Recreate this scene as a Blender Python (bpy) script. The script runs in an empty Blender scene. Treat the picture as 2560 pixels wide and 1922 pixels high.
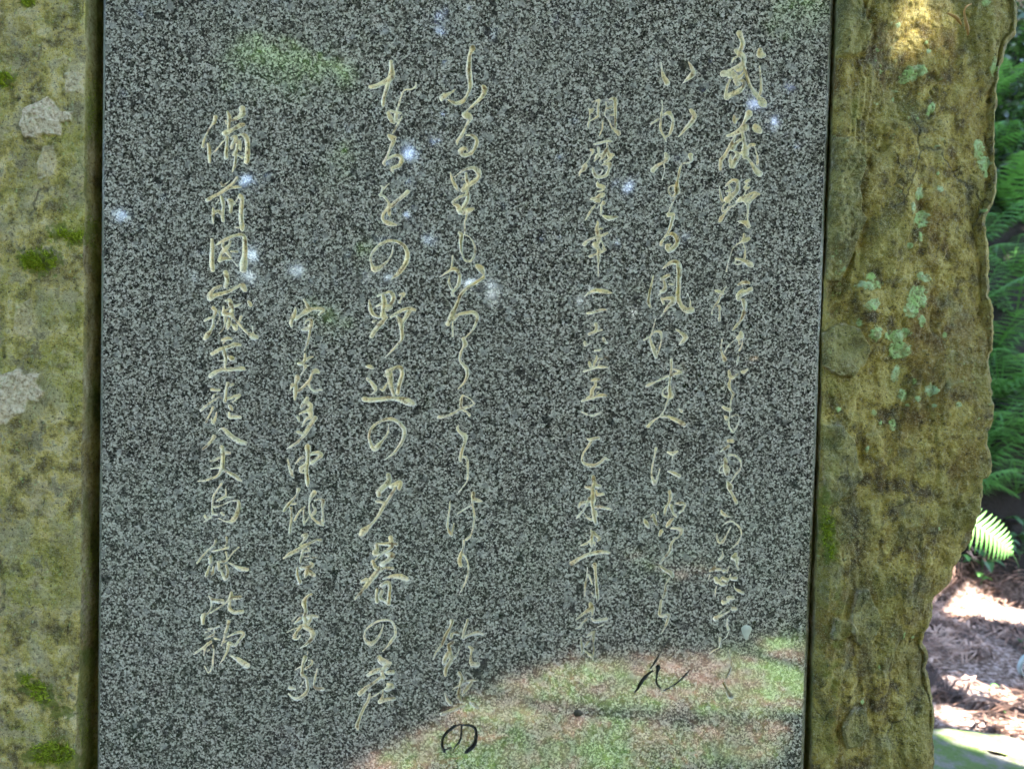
import bpy, math, random
import numpy as np
from mathutils import Vector, Matrix
rng = np.random.default_rng(7); random.seed(7)
S = bpy.context.scene
COL = S.collection

# ------------------------------------------------------------ camera
D = 0.92                      # metres from the lens to the face of the granite
F_PX = 1849.0                 # focal length in pixels of the 2560 px wide photograph
CAMP = np.array([0.0, -D, 1.5])
sp = 0.032; cp = math.sqrt(1 - sp*sp)
sr = 0.0257; cr = math.sqrt(1 - sr*sr)
FW = np.array([0, cp, -sp]); U0 = np.array([0, sp, cp]); X0 = np.array([1.0, 0, 0])
RT = cr*X0 + sr*U0
UP = -sr*X0 + cr*U0
cam_d = bpy.data.cameras.new('camera'); cam = bpy.data.objects.new('camera', cam_d); COL.objects.link(cam)
cam.matrix_world = Matrix(((RT[0], UP[0], -FW[0], CAMP[0]), (RT[1], UP[1], -FW[1], CAMP[1]), (RT[2], UP[2], -FW[2], CAMP[2]), (0, 0, 0, 1)))
cam_d.sensor_width = 36; cam_d.lens = F_PX/2560*36
cam_d.clip_start = 0.02; cam_d.clip_end = 600
cam_d.dof.use_dof = True; cam_d.dof.focus_distance = D; cam_d.dof.aperture_fstop = 6.5
S.camera = cam
S.render.resolution_x = 1024; S.render.resolution_y = 768

# ------------------------------------------------------------ world and sun
SUN = np.array([0.30, -0.52, 0.80]); SUN /= np.linalg.norm(SUN)
w = bpy.data.worlds.new('World'); S.world = w; w.use_nodes = True
nt = w.node_tree; bg = nt.nodes['Background']
sky = nt.nodes.new('ShaderNodeTexSky'); sky.sky_type = 'NISHITA'; sky.sun_disc = False
sky.sun_elevation = math.asin(SUN[2]); sky.sun_rotation = math.atan2(SUN[0], SUN[1])
nt.links.new(sky.outputs[0], bg.inputs[0]); bg.inputs[1].default_value = 0.15; sky.dust_density = 1.0; sky.ozone_density = 1.8
sl = bpy.data.lights.new('sun', 'SUN'); so = bpy.data.objects.new('sun', sl); COL.objects.link(so)
sl.energy = 5.0; sl.angle = math.radians(0.53); sl.color = (1.0, 0.94, 0.90)
so.rotation_euler = Vector(SUN).to_track_quat('Z', 'Y').to_euler()
S.view_settings.view_transform = 'Standard'; S.view_settings.look = 'None'
S.view_settings.exposure = 4.3; S.view_settings.gamma = 1.0
S.render.engine = 'CYCLES'
S.cycles.max_bounces = 6

# ------------------------------------------------------------ helpers
def unproj(u, v, y=0.0):
    """pixel of the photograph -> (x, z) on the vertical plane at depth y"""
    u = np.asarray(u, float); v = np.asarray(v, float)
    a = (u-1280)/F_PX; b = -(v-961)/F_PX
    dx = FW[0]+a*RT[0]+b*UP[0]; dy = FW[1]+a*RT[1]+b*UP[1]; dz = FW[2]+a*RT[2]+b*UP[2]
    t = (y-CAMP[1])/dy
    return CAMP[0]+t*dx, CAMP[2]+t*dz
PXM = D/F_PX                  # metres per photograph pixel on the granite face

def h2(ix, iy, iz, seed):
    n = (ix.astype(np.int64)*374761393 + iy.astype(np.int64)*668265263 + iz.astype(np.int64)*2147483647 + seed*974634777) & 0xffffffff
    n = ((n ^ (n >> 13))*1274126177) & 0xffffffff
    n = ((n ^ (n >> 16))*2246822519) & 0xffffffff
    return ((n ^ (n >> 15)) & 0xffffff)/16777215.0
def vn(x, y, z=0.0, seed=0):
    x, y, z = np.broadcast_arrays(np.asarray(x, float), np.asarray(y, float), np.asarray(z, float))
    ix = np.floor(x); iy = np.floor(y); iz = np.floor(z)
    fx = x-ix; fy = y-iy; fz = z-iz
    fx = fx*fx*(3-2*fx); fy = fy*fy*(3-2*fy); fz = fz*fz*(3-2*fz)
    r = 0
    zs = (0, 1) if np.any(fz > 0) else (0,)
    for a in (0, 1):
        for b in (0, 1):
            for c in zs:
                wgt = (fx if a else 1-fx)*(fy if b else 1-fy)*(fz if c else 1-fz)
                r = r + wgt*h2(ix+a, iy+b, iz+c, seed)
    return r*2-1
def fbm(x, y, z=0.0, octv=4, seed=0, gain=0.5):
    r = 0; a = 1.0; tot = 0
    for o in range(octv):
        r = r + a*vn(np.asarray(x)*2.03**o, np.asarray(y)*2.03**o, np.asarray(z)*2.03**o, seed+o*17)
        tot += a; a *= gain
    return r/tot
def sstep(a, b, x):
    t = np.clip((x-a)/(b-a), 0, 1); return t*t*(3-2*t)

def mesh_obj(name, V, F, mat=None, parent=None, smooth=False, attrs=None):
    """V (n,3), F (m,3) or (m,4) index arrays -> ONE mesh object"""
    V = np.ascontiguousarray(V, dtype=np.float32); F = np.ascontiguousarray(F, dtype=np.int32)
    me = bpy.data.meshes.new(name); k = F.shape[1]
    me.vertices.add(len(V)); me.vertices.foreach_set('co', V.ravel())
    me.loops.add(F.size); me.loops.foreach_set('vertex_index', F.ravel())
    me.polygons.add(len(F)); me.polygons.foreach_set('loop_start', np.arange(0, F.size, k, dtype=np.int32))
    try: me.polygons.foreach_set('loop_total', np.full(len(F), k, dtype=np.int32))
    except Exception: pass
    if attrs:
        for an, av in attrs.items():
            at = me.attributes.new(an, 'FLOAT', 'POINT'); at.data.foreach_set('value', np.ascontiguousarray(av, dtype=np.float32))
    me.update(calc_edges=True)
    if smooth: me.polygons.foreach_set('use_smooth', np.ones(len(F), dtype=bool))
    if mat: me.materials.append(mat)
    o = bpy.data.objects.new(name, me); COL.objects.link(o)
    if parent: o.parent = parent
    return o
def tag(o, label, cat, group=None, kind=None):
    o['label'] = label
    if cat: o['category'] = cat
    if group: o['group'] = group
    if kind: o['kind'] = kind
    return o
def empty(name, loc, rz=0.0):
    o = bpy.data.objects.new(name, None); COL.objects.link(o); o.location = loc; o.rotation_euler = (0, 0, rz)
    o.empty_display_size = 0.1
    return o

class NB:
    """tiny node builder"""
    def __init__(s, name):
        s.m = bpy.data.materials.new(name); s.m.use_nodes = True; s.t = s.m.node_tree
        s.b = s.t.nodes['Principled BSDF']; s.o = s.t.nodes['Material Output']
        s.tc = s.t.nodes.new('ShaderNodeTexCoord')
    def n(s, ty, **kw):
        nd = s.t.nodes.new('ShaderNode'+ty)
        for k, v in kw.items(): setattr(nd, k, v)
        return nd
    def L(s, a, b): s.t.links.new(a, b)
    def coord(s, sc=(1, 1, 1)):
        mp = s.n('Mapping'); s.L(s.tc.outputs['Object'], mp.inputs[0]); mp.inputs['Scale'].default_value = sc; return mp.outputs[0]
    def noise(s, scale, det=3, rough=0.5, vec=None, dist=0.0):
        nd = s.n('TexNoise'); nd.inputs['Scale'].default_value = scale; nd.inputs['Detail'].default_value = det
        nd.inputs['Roughness'].default_value = rough; nd.inputs['Distortion'].default_value = dist
        s.L(vec if vec else s.tc.outputs['Object'], nd.inputs['Vector']); return nd.outputs['Fac']
    def vor(s, scale, feature='F1', out='Distance', vec=None, rnd=1.0):
        nd = s.n('TexVoronoi', feature=feature); nd.inputs['Scale'].default_value = scale; nd.inputs['Randomness'].default_value = rnd
        s.L(vec if vec else s.tc.outputs['Object'], nd.inputs['Vector']); return nd.outputs[out]
    def ramp(s, fac, stops, interp='LINEAR'):
        r = s.n('ValToRGB'); r.color_ramp.interpolation = interp
        el = r.color_ramp.elements
        while len(el) < len(stops): el.new(0.5)
        for e, (p, c) in zip(el, stops):
            e.position = p; e.color = (c, c, c, 1) if isinstance(c, (int, float)) else (*c, 1)
        s.L(fac, r.inputs[0]); return r.outputs[0]
    def mix(s, fac, a, b, mode='MIX'):
        m = s.n('Mix', data_type='RGBA', blend_type=mode)
        for sock, val in ((m.inputs[0], fac), (m.inputs[6], a), (m.inputs[7], b)):
            if isinstance(val, (int, float)): sock.default_value = val
            elif isinstance(val, tuple): sock.default_value = (*val, 1)
            else: s.L(val, sock)
        return m.outputs[2]
    def math(s, op, a, b=0.0):
        m = s.n('Math', operation=op)
        for sock, val in ((m.inputs[0], a), (m.inputs[1], b)):
            if isinstance(val, (int, float)): sock.default_value = val
            else: s.L(val, sock)
        return m.outputs[0]
    def attr(s, name, ty='GEOMETRY'):
        a = s.n('Attribute', attribute_type=ty, attribute_name=name); return a.outputs['Fac']
    def sepc(s, c):
        x = s.n('SeparateColor'); s.L(c, x.inputs[0]); return x.outputs[0]
    def bump(s, h, strength=0.5, dist=0.001, prev=None):
        b = s.n('Bump'); b.inputs['Strength'].default_value = strength; b.inputs['Distance'].default_value = dist
        s.L(h, b.inputs['Height'])
        if prev is not None: s.L(prev, b.inputs['Normal'])
        return b.outputs[0]
    def done(s, col=None, rough=0.8, nrm=None, spec=0.5):
        if col is not None:
            if isinstance(col, tuple): s.b.inputs['Base Color'].default_value = (*col, 1)
            else: s.L(col, s.b.inputs['Base Color'])
        if isinstance(rough, (int, float)): s.b.inputs['Roughness'].default_value = rough
        else: s.L(rough, s.b.inputs['Roughness'])
        if nrm is not None: s.L(nrm, s.b.inputs['Normal'])
        s.b.inputs['Specular IOR Level'].default_value = spec
        return s.m

def leaf_mat(name, c1, c2, trans=0.35, scale=3.0, rough=0.5):
    b = NB(name)
    c = b.mix(b.ramp(b.noise(scale, 3), [(0.35, 0.0), (0.65, 1.0)]), c1, c2)
    b.done(c, rough, spec=0.4)
    tr = b.n('BsdfTranslucent'); b.L(b.mix(0.5, c, (0.10, 0.16, 0.02)), tr.inputs[0])
    ms = b.n('MixShader'); ms.inputs[0].default_value = trans
    b.L(b.b.outputs[0], ms.inputs[1]); b.L(tr.outputs[0], ms.inputs[2]); b.L(ms.outputs[0], b.o.inputs[0])
    return b.m
CARVED = [
 (1,"3697 168 58 3708 195 41 3714 219 46 3705 246 43|3676 253 29 3693 265 53 3715 284 53 3720 309 43|3688 282 19 3667 297 19 3661 311 14|3616 371 58 3643 364 48 3672 342 29 3696 330 34 3715 318 43|3717 304 39 3720 337 29 3734 381 29 3749 424 31 3770 460 36 3792 487 43 3811 513 72 3821 523 53|3681 342 34 3691 350 48 3703 347 43|3643 381 34 3669 374 53 3684 395 53 3710 376 24 3717 362 14|3676 395 43 3686 419 43 3696 422 29|3693 402 29 3715 407 36 3720 429 36 3700 453 41 3664 470 43 3633 487 53|3652 398 22 3638 429 24 3631 460 29 3631 484 39|3798 333 14 3804 381 22 3806 429 24 3802 465 29 3790 480 19|3802 253 48 3802 275 63 3821 277 39"),
 (1,"3670 579 19 3673 603 41 3676 615 29|3678 603 24 3698 591 14|3745 571 67 3731 595 39 3714 622 19 3704 636 24|3637 680 24 3668 672 39 3695 656 48 3724 639 72|3714 665 29 3719 694 36 3724 723 36 3726 752 67 3726 781 53|3733 786 29 3750 805 26 3765 829 34 3784 858 53 3798 870 53|3676 684 19 3664 706 29 3654 728 39 3637 757 31 3620 783 36 3606 802 41 3603 822 39 3603 848 29|3702 701 29 3680 718 34 3664 737 58 3656 747 34|3666 754 17 3680 764 19 3690 776 53 3676 805 53 3661 827 58|3653 771 12 3652 800 34 3659 824 43|3733 752 29 3750 730 31 3767 725 29 3774 725 24|3772 733 7 3782 764 12 3788 793 22 3786 824 24|3695 771 29 3714 762 29|3777 634 53 3784 644 72 3801 658 43"),
 (1,"3597 933 9 3601 967 22 3609 998 26 3614 1008 19|3627 933 12 3645 916 29 3664 902 29 3686 906 39 3690 935 41 3679 962 43 3655 984 53 3636 1000 58|3643 926 22 3652 943 29|3630 959 24 3650 955 24 3664 950 12|3650 959 19 3645 986 29 3649 1020 12|3628 1018 14 3613 1034 19 3614 1053 26 3628 1056 26 3638 1044 17|3640 1039 24 3664 1032 17 3681 1020 17|3645 1044 17 3624 1070 17 3607 1092 41 3599 1106 29|3748 900 26 3730 911 31|3737 923 22 3725 940 29 3737 943 29 3748 935 14|3730 952 11 3722 974 17|3686 1010 29 3708 996 51 3725 993 53 3744 976 29 3775 964 22 3795 972 24|3727 988 39 3737 1010 55 3761 991 39 3780 976 34|3739 1024 29 3739 1056 22 3738 1097 14|3689 1108 10 3713 1111 29 3732 1118 43 3742 1133 39|3739 1104 24 3744 1126 29"),
 (1,"3722 1174 29 3722 1191 31 3717 1205 41 3742 1195 39|3713 1207 29 3684 1224 14 3664 1241 13 3655 1270 11 3643 1304 13 3636 1337 13 3633 1357 17|3715 1215 11 3725 1241 11 3725 1270 17 3722 1292 24|3677 1294 22 3703 1299 29 3727 1309 41 3749 1321 53 3761 1328 34|3677 1304 14 3674 1316 17 3689 1323 17 3710 1315 12"),
 (1,"3690 1425 18 3715 1414 35 3744 1414 29|3755 1447 43 3722 1465 43 3697 1476 58 3693 1494 43|3715 1447 18 3697 1465 36|3715 1501 36 3722 1519 47 3724 1541 29|3717 1544 14 3720 1563 40 3704 1602 27 3686 1624 27 3661 1653 14|3578 1454 22 3599 1461 33 3619 1469 25|3632 1433 11 3603 1476 20 3592 1508 22 3574 1526 13 3560 1559 13 3560 1572 9|3585 1530 13 3599 1534 27 3598 1563 16 3598 1595 27 3598 1604 22"),
 (1,"3610 1696 11 3605 1736 16 3612 1772 27 3623 1797 42|3623 1761 16 3636 1736 13 3664 1707 10 3683 1696 13|3706 1664 35 3704 1682 54 3690 1689 36|3693 1696 27 3697 1721 18|3713 1700 11 3710 1725 14 3695 1754 16|3693 1776 13 3690 1801 20 3683 1826 9"),
 (1,"3713 1859 33 3720 1862 29 3735 1848 22|3646 1855 27 3650 1880 35 3664 1888 33 3688 1871 18|3652 1895 22 3645 1931 27 3657 1953 23 3668 1971 27 3655 2000 16 3654 2021 16 3650 2065 9"),
 (1,"3615 2036 27 3635 2046 35 3653 2052 27|3648 2057 13 3648 2083 10 3635 2093 40 3624 2079 20|3643 2097 16 3646 2133 20 3661 2158 20|3639 2090 9 3664 2079 7 3689 2072 7 3696 2104 13 3682 2137 16 3664 2160 20|3643 2204 33 3662 2205 36|3643 2231 36 3624 2245 25 3605 2256 16"),
 (1,"3624 2292 27 3630 2310 40|3624 2317 27 3632 2346 61 3634 2368 43|3621 2321 11 3599 2339 13 3599 2364 14 3614 2361 9|3643 2276 27 3671 2276 20 3697 2296 23 3706 2325 16 3693 2357 20 3675 2375 22 3657 2408 9|3639 2411 27 3650 2433 61 3646 2444 35|3650 2451 27 3664 2476 30 3682 2512 35"),
 (1,"3606 2552 20 3617 2570 33 3648 2583 16|3612 2628 10 3635 2610 18 3661 2606 19 3682 2621 17 3702 2642 19 3706 2678 13 3686 2715 19 3650 2747 9|3653 2635 16 3632 2675 13 3617 2704 25 3596 2715 20 3585 2686 17 3585 2668 9"),
 (1,"3612 2754 9 3614 2780 27 3596 2798 27|3578 2823 13 3567 2845 33 3549 2855 20|3570 2845 33 3603 2845 27|3549 2873 13 3540 2902 9|3578 2892 43 3588 2910 35 3614 2888 16|3596 2910 33 3617 2920 35 3639 2906 20 3653 2870 11|3614 2888 33 3632 2899 40|3646 2830 9 3635 2859 20|3617 2855 27 3626 2852 27|3679 2772 40 3664 2787 40 3686 2794 47|3686 2801 40 3686 2826 20 3693 2848 11|3661 2892 33 3679 2892 40|3671 2910 9 3673 2938 13 3693 2953 30 3715 2964 27|3583 2928 9 3576 2960 16 3576 2982 9"),
 (1,"3610 3000 16 3617 3014 33 3646 3003 16|3642 2989 40 3664 2989 35|3635 2996 11 3646 3018 9|3664 3043 36 3677 3043 36|3628 3036 9 3599 3065 13 3584 3083 22|3577 3090 47 3599 3079 27 3628 3065 20 3646 3054 13|3637 3094 16 3635 3123 23 3642 3144 27|3644 3155 7 3631 3184 9 3613 3198 10|3601 3191 27 3599 3213 16 3595 3235 13 3570 3249 12 3548 3267 7"),
 (0.7,"3648 3245 9 3646 3278 10 3657 3314 13 3648 3350 19 3628 3390 13|3628 3404 12 3635 3433 10|3617 3415 27 3631 3444 33 3653 3480 47"),
 (1,"3306 314 11 3307 339 16 3316 379 33 3336 415 54|3442 311 13 3458 339 33 3466 368 47 3437 397 33 3415 417 9"),
 (1,"3310 506 11 3312 542 13 3307 574 22 3303 614 22 3303 650 22 3321 683 23 3332 708 14|3314 578 18 3346 567 40 3364 596 27 3361 639 29 3346 675 23 3328 686 20|3292 596 20 3274 610 22 3254 621 18|3455 553 33 3473 581 47 3458 610 43 3429 643 33 3392 686 9"),
 (1,"3328 771 33 3335 791 54 3319 812 27 3290 827 33 3265 852 47|3319 823 16 3323 852 10 3310 901 7|3453 780 47 3456 798 35 3449 814 20 3413 819 16 3399 848 22 3388 903 26 3384 942 54 3388 960 51|3381 931 20 3355 930 13 3342 946 13 3348 968 20 3363 982 18 3377 971 25"),
 (1,"3377 982 16 3359 1025 19 3343 1065 14|3344 1076 43 3368 1072 29 3361 1101 36 3352 1134 30 3334 1173 20 3308 1210 29 3305 1224 29|3326 1181 22 3355 1170 29 3373 1177 40 3388 1202 43 3377 1231 40 3348 1253 47 3337 1231 43 3355 1222 14"),
 (1,"3312 1345 9 3334 1327 25 3359 1312 40 3388 1316 47 3397 1348 54 3395 1392 43 3393 1442 43 3391 1486 43 3406 1529 40 3431 1551 54 3456 1551 61|3437 1468 7 3451 1500 10 3451 1533 22|3267 1377 11 3258 1421 19 3247 1475 27 3243 1507 36 3252 1533 25|3308 1395 33 3344 1377 33|3319 1403 20 3325 1442 40 3294 1475 13|3344 1421 19 3366 1424 22|3305 1457 29 3325 1449 33|3308 1493 29 3319 1518 25|3312 1496 25 3359 1493 40 3366 1511 51 3344 1529 33 3307 1578 7"),
 (1,"3278 1594 7 3265 1645 11 3252 1684 16 3258 1720 33 3272 1757 43 3281 1785 29|3220 1701 18 3251 1681 14 3276 1659 22 3301 1661 33 3308 1692 19 3298 1738 16 3283 1775 25|3379 1646 13 3402 1663 29 3428 1688 51 3395 1724 9"),
 (1,"3357 1799 27 3357 1839 25 3353 1875 25 3348 1922 27 3350 1955 43 3353 1980 51 3339 1998 18 3324 2045 17 3303 2078 14|3404 1863 25 3382 1850 20 3362 1845 14|3397 1864 29 3361 1875 25 3324 1888 22 3281 1908 20 3234 1929 29|3339 1929 13 3314 1955 18 3317 1976 20 3339 1987 22"),
 (1,"3315 2067 16 3299 2083 13 3267 2103 20 3238 2132 30|3306 2083 25 3339 2083 27 3371 2096 36 3404 2112 43 3422 2123 40|3397 2045 20 3408 2056 29"),
 (1,"3280 2242 27 3270 2292 17 3260 2339 17 3259 2383 20 3272 2415 43|3299 2343 7 3288 2386 18 3278 2415 29|3339 2260 25 3364 2267 33 3389 2256 18|3364 2278 11 3360 2299 11|3343 2357 22 3368 2364 33 3397 2379 36"),
 (1,"3348 2458 36 3352 2487 35 3341 2520 20 3328 2545 33 3324 2574 22|3379 2516 13 3404 2516 33 3426 2520 25 3415 2549 19|3411 2552 22 3397 2563 18|3357 2531 40 3364 2563 25 3382 2581 25|3368 2588 13 3343 2617 40 3332 2635 13|3222 2596 18 3231 2614 43 3243 2635 29|3254 2585 16 3267 2574 33 3274 2599 35 3283 2621 29|3290 2560 16 3288 2570 16|3306 2657 40 3299 2675 25|3357 2641 22 3382 2641 27 3408 2650 43 3397 2679 17 3368 2700 22 3355 2726 27 3350 2755 30 3324 2787 20 3299 2818 16"),
 (0.9,"3355 2724 20 3355 2749 29 3333 2774 19 3308 2803 17 3299 2821 13 3315 2843 27 3355 2864 43 3362 2879 36|3348 2890 17 3326 2926 13 3328 2955 33 3317 2987 22|3306 3002 25 3301 3045 30 3302 3078 30 3344 3074 33 3340 3096 27 3326 3132 19 3306 3166 9"),
 (0,"3348 3190 16 3322 3225 13 3301 3261 10 3279 3301 19 3254 3337 14|3264 3351 13 3239 3369 22 3210 3402 33 3192 3434 29 3172 3463 10|3290 3333 43 3284 3373 19 3283 3413 20 3301 3438 16|3319 3451 13 3351 3434 10 3384 3413 13 3416 3384 16 3451 3346 7"),
 (1,"2943 544 11 2949 570 17 2948 594 13 2942 621 22 2943 640 17|2956 556 39 2966 548 29|2959 512 9 2980 505 18 2997 503 26 2992 524 24 2990 553 24 2991 580 24 2973 594 18 2952 606 14|3029 510 12 3031 536 9 3026 556 9 3025 580 9 3043 604 11 3060 640 18 3091 664 43 3094 676 24|3014 609 17 3012 640 18 2997 678 13|3045 499 12 3065 493 26 3077 505 43 3077 541 31 3078 584 26 3077 616 26 3079 642 22|3038 544 22 3055 536 26|3050 577 17 3065 575 22"),
 (1,"2971 722 19 2997 717 24 3029 707 24 3053 707 22|2956 751 29 2966 755 29 2959 772 19|3036 719 22 3036 743 24 3019 772 43 3009 792 24|2992 743 29 2995 763 26 2985 784 39 2971 808 13|2956 772 12 2944 799 14 2915 835 29|2995 777 29 3017 775 29|3041 758 24 3048 782 43 3065 775 29 3043 799 24 3021 808 17|3002 796 12 2997 808 12"),
 (1,"2964 840 13 2968 862 31 2984 884 36 3009 886 31 3033 874 31 3045 848 29 3050 826 41 3028 821 29 3006 826 14|3004 845 12 3013 852 18 3006 869 14 2994 881 14|2936 826 10 2922 845 39 2900 862 24 2897 877 19|2987 908 10 2989 927 34 3009 934 39 3023 937 26 3013 951 19 2989 958 14"),
 (1,"2956 995 22 2980 992 29 3001 980 43 3016 975 39|2975 1007 29 2994 1004 39|2975 1026 14 2956 1052 22 2927 1100 13|2997 1021 12 2989 1038 10|3018 1016 39 3006 1028 22 3006 1057 24 3004 1072 24|3016 1081 19 3047 1092 43 3088 1085 22"),
 (1,"2987 1109 17 2989 1124 26 2984 1145 39 2989 1169 43|2999 1145 19 3013 1143 17|3035 1167 26 3009 1179 29 2975 1189 24 2944 1203 29 2922 1222 39|2994 1189 53 2992 1213 34 2975 1225 53 2989 1237 39|3006 1203 10 3015 1225 13 3021 1244 34|3028 1251 19 3004 1261 29 2975 1273 19 2951 1282 34|2994 1251 39 2993 1280 36 2994 1304 29 2991 1333 13 2991 1381 11"),
 (1,"2922 1483 11 2944 1466 22 2972 1454 36 3004 1456 43 3033 1459 39 3060 1466 11"),
 (1,"2935 1567 24 2960 1565 24 2984 1557 24 3009 1550 29 3030 1548 14"),
 (1,"2980 1622 39 2984 1637 29 2975 1659 34 2946 1671 29|2989 1656 17 3009 1651 24|2924 1712 29 2929 1726 26 2951 1716 11|3018 1692 29 3025 1707 31 3035 1714 22"),
 (1,"2975 1753 22 2994 1751 24 3004 1747 14|2984 1779 18 2982 1796 29 2972 1820 26 2970 1837 24|2997 1794 24 3013 1796 19|2997 1806 12 2989 1835 13|2946 1813 29 2953 1832 29|2919 1857 24 2946 1849 19 2984 1837 24 3013 1836 24 3037 1836 17"),
 (1,"2958 1902 22 2980 1897 34 2997 1897 24|2977 1914 29 2975 1931 29 2960 1950 36 2958 1977 39 2936 1991 24|2984 1936 13 3001 1936 12|2910 2006 22 2946 1994 26 2980 1984 24 3006 1977 36 3030 1977 24|2994 1958 12 2982 1967 12"),
 (1,"2907 2059 13 2922 2066 17 2946 2076 14 2970 2078 19 2989 2068 17 3011 2061 9"),
 (1,"2931 2188 12 2945 2198 26 2969 2193 34 2993 2191 29|2955 2210 29 2940 2232 26 2924 2253 19 2913 2277 20 2912 2304 26 2928 2321 34 2955 2328 39 2984 2323 34 3008 2306 29 3025 2290 26 3046 2299 13"),
 (1,"2966 2385 36 2973 2409 39 2985 2428 34 3002 2431 29|2973 2414 39 2964 2443 39 2966 2469 43 2964 2500 53 2964 2534 34 2969 2563 39 2973 2590 41 2981 2614 36|2925 2434 17 2944 2438 29 2959 2443 29|2981 2452 19 2988 2472 34 3017 2469 29|2949 2493 43 2935 2512 34 2906 2515 36 2894 2534 22|2935 2524 24 2911 2558 19 2896 2575 26 2881 2592 12|2978 2534 29 3007 2535 29 3055 2546 22|2920 2563 10 2937 2587 17 2957 2597 29|2978 2558 29 2983 2577 29"),
 (1,"2954 2647 13 2961 2669 31 2959 2695 36 2957 2717 39 2959 2732 14|2969 2662 34 2988 2683 29 3000 2691 29 2988 2703 24|2947 2705 19 2928 2720 26 2901 2727 14|2973 2712 29 2973 2727 12|2957 2734 11 2947 2765 11"),
 (1,"2858 2816 40 2883 2801 36 2923 2778 33 2963 2767 36 3002 2758 36 3046 2763 27"),
 (1,"2938 2835 7 2934 2881 16 2925 2935 19 2923 2978 19|2973 2823 43 2977 2855 27 2981 2902 29 2986 2953 33 2988 2985 33 2986 3005 18|2944 2873 22 2955 2902 16 2961 2920 16|2957 2960 10 2970 2982 22"),
 (0.9,"2952 3018 33 2959 3040 51 2964 3061 25 2959 3076 20|2948 3047 43 2919 3065 29 2878 3099 13|2937 3090 18 2912 3115 22 2898 3137 25 2878 3141 13|2955 3086 13 2973 3105 29 3002 3101 29 3031 3094 33|2988 3133 12 3017 3121 14"),
 (0.8,"2905 3184 10 2907 3220 23 2912 3249 27 2908 3267 20|2932 3184 13 2955 3166 33 2972 3159 27|2968 3173 33 2968 3213 19 2970 3249 19 2964 3292 22|2908 3242 27 2934 3260 18 2955 3278 33|2944 3209 33 2926 3231 25"),
 (1,"2362 243 54 2350 272 33 2346 308 43 2344 355 51 2350 402 47 2351 435 40 2337 475 25 2315 507 40 2279 518 36 2239 500 14|2276 449 16 2243 471 29 2214 485 54 2207 503 22"),
 (1,"2415 435 36 2425 453 54 2409 485 35 2373 521 27 2333 558 22 2319 576 40 2341 583 65 2351 594 43 2333 626 25 2308 677 30 2286 706 29 2286 724 18|2330 677 16 2362 679 29 2384 702 36 2377 735 35 2355 767 33 2319 778 36 2304 756 47 2326 742 33 2337 756 18"),
 (1,"2252 865 14 2261 899 25 2279 935 35 2292 955 16|2272 885 10 2312 856 18 2359 841 35 2391 859 54 2391 888 36 2362 914 43 2333 932 40 2315 953 43|2330 867 25 2332 896 33 2341 924 36|2323 921 16 2308 950 22|2312 899 18 2319 896 14|2335 935 36 2337 968 36 2341 989 40 2323 1026 40 2304 1055 43|2333 975 25 2297 986 25 2265 1011 25|2265 1022 18 2290 1033 43 2304 1058 61 2341 1055 51 2366 1044 25"),
 (1,"2337 1065 29 2332 1087 20 2323 1112 17 2324 1141 17 2324 1170 13|2297 1166 33 2308 1177 40 2304 1206 40 2306 1250 25 2315 1286 20 2333 1307 20 2355 1304 23 2373 1275 22 2375 1239 22 2362 1203 16 2341 1181 13 2319 1174 13"),
 (1,"2263 1280 18 2261 1316 16 2256 1345 20|2196 1388 10 2239 1359 22 2272 1345 36 2297 1370 33 2295 1417 40 2279 1443 29 2261 1464 33 2272 1482 14|2247 1381 10 2245 1417 29 2258 1446 27"),
 (1,"2386 1331 43 2406 1345 58 2418 1367 29|2420 1385 29 2384 1410 29 2333 1443 33 2304 1475 30 2283 1526 33 2261 1573 51 2239 1620 40|2263 1612 16 2263 1648 20 2265 1681 20|2265 1598 40 2294 1573 27 2330 1565 29 2366 1562 35 2388 1583 36 2380 1616 25 2362 1652 20 2333 1681 16 2315 1695 36"),
 (1,"2319 1699 33 2326 1721 47 2315 1739 18 2304 1764 29 2299 1800 22 2315 1822 27 2333 1843 40 2337 1872 33 2323 1908 22 2290 1945 13"),
 (1,"2292 2123 12 2288 2143 27 2304 2165 33 2326 2183 51 2323 2215 27 2310 2252 33 2304 2284 33|2196 2085 36 2225 2082 25 2265 2067 25 2304 2046 33 2341 2035 25 2373 2019 20|2373 2017 20 2351 1995 12 2326 1981 16 2310 1981 25 2304 2013 29 2306 2038 33 2333 2060 22 2348 2075 29"),
 (1,"2304 2284 40 2301 2302 29|2315 2284 22 2333 2291 27 2339 2324 23 2339 2378 22 2333 2407 14 2319 2428 16 2292 2461 7"),
 (1,"2250 2504 10 2247 2548 19 2238 2606 22 2241 2649 22 2256 2674 35|2270 2616 9 2265 2645 18 2258 2671 25|2366 2465 40 2366 2494 36 2384 2501 40 2409 2506 20|2362 2497 29 2364 2530 20 2371 2577 23 2366 2627 17 2355 2674 16 2333 2696 29|2355 2526 18 2323 2544 14 2288 2568 10"),
 (1,"2319 2703 25 2315 2743 22 2304 2772 36 2297 2801 43 2303 2826 36|2304 2768 29 2323 2779 22 2337 2808 16 2342 2844 20 2333 2895 23 2319 2927 17 2301 2960 9 2294 2974 6"),
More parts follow.
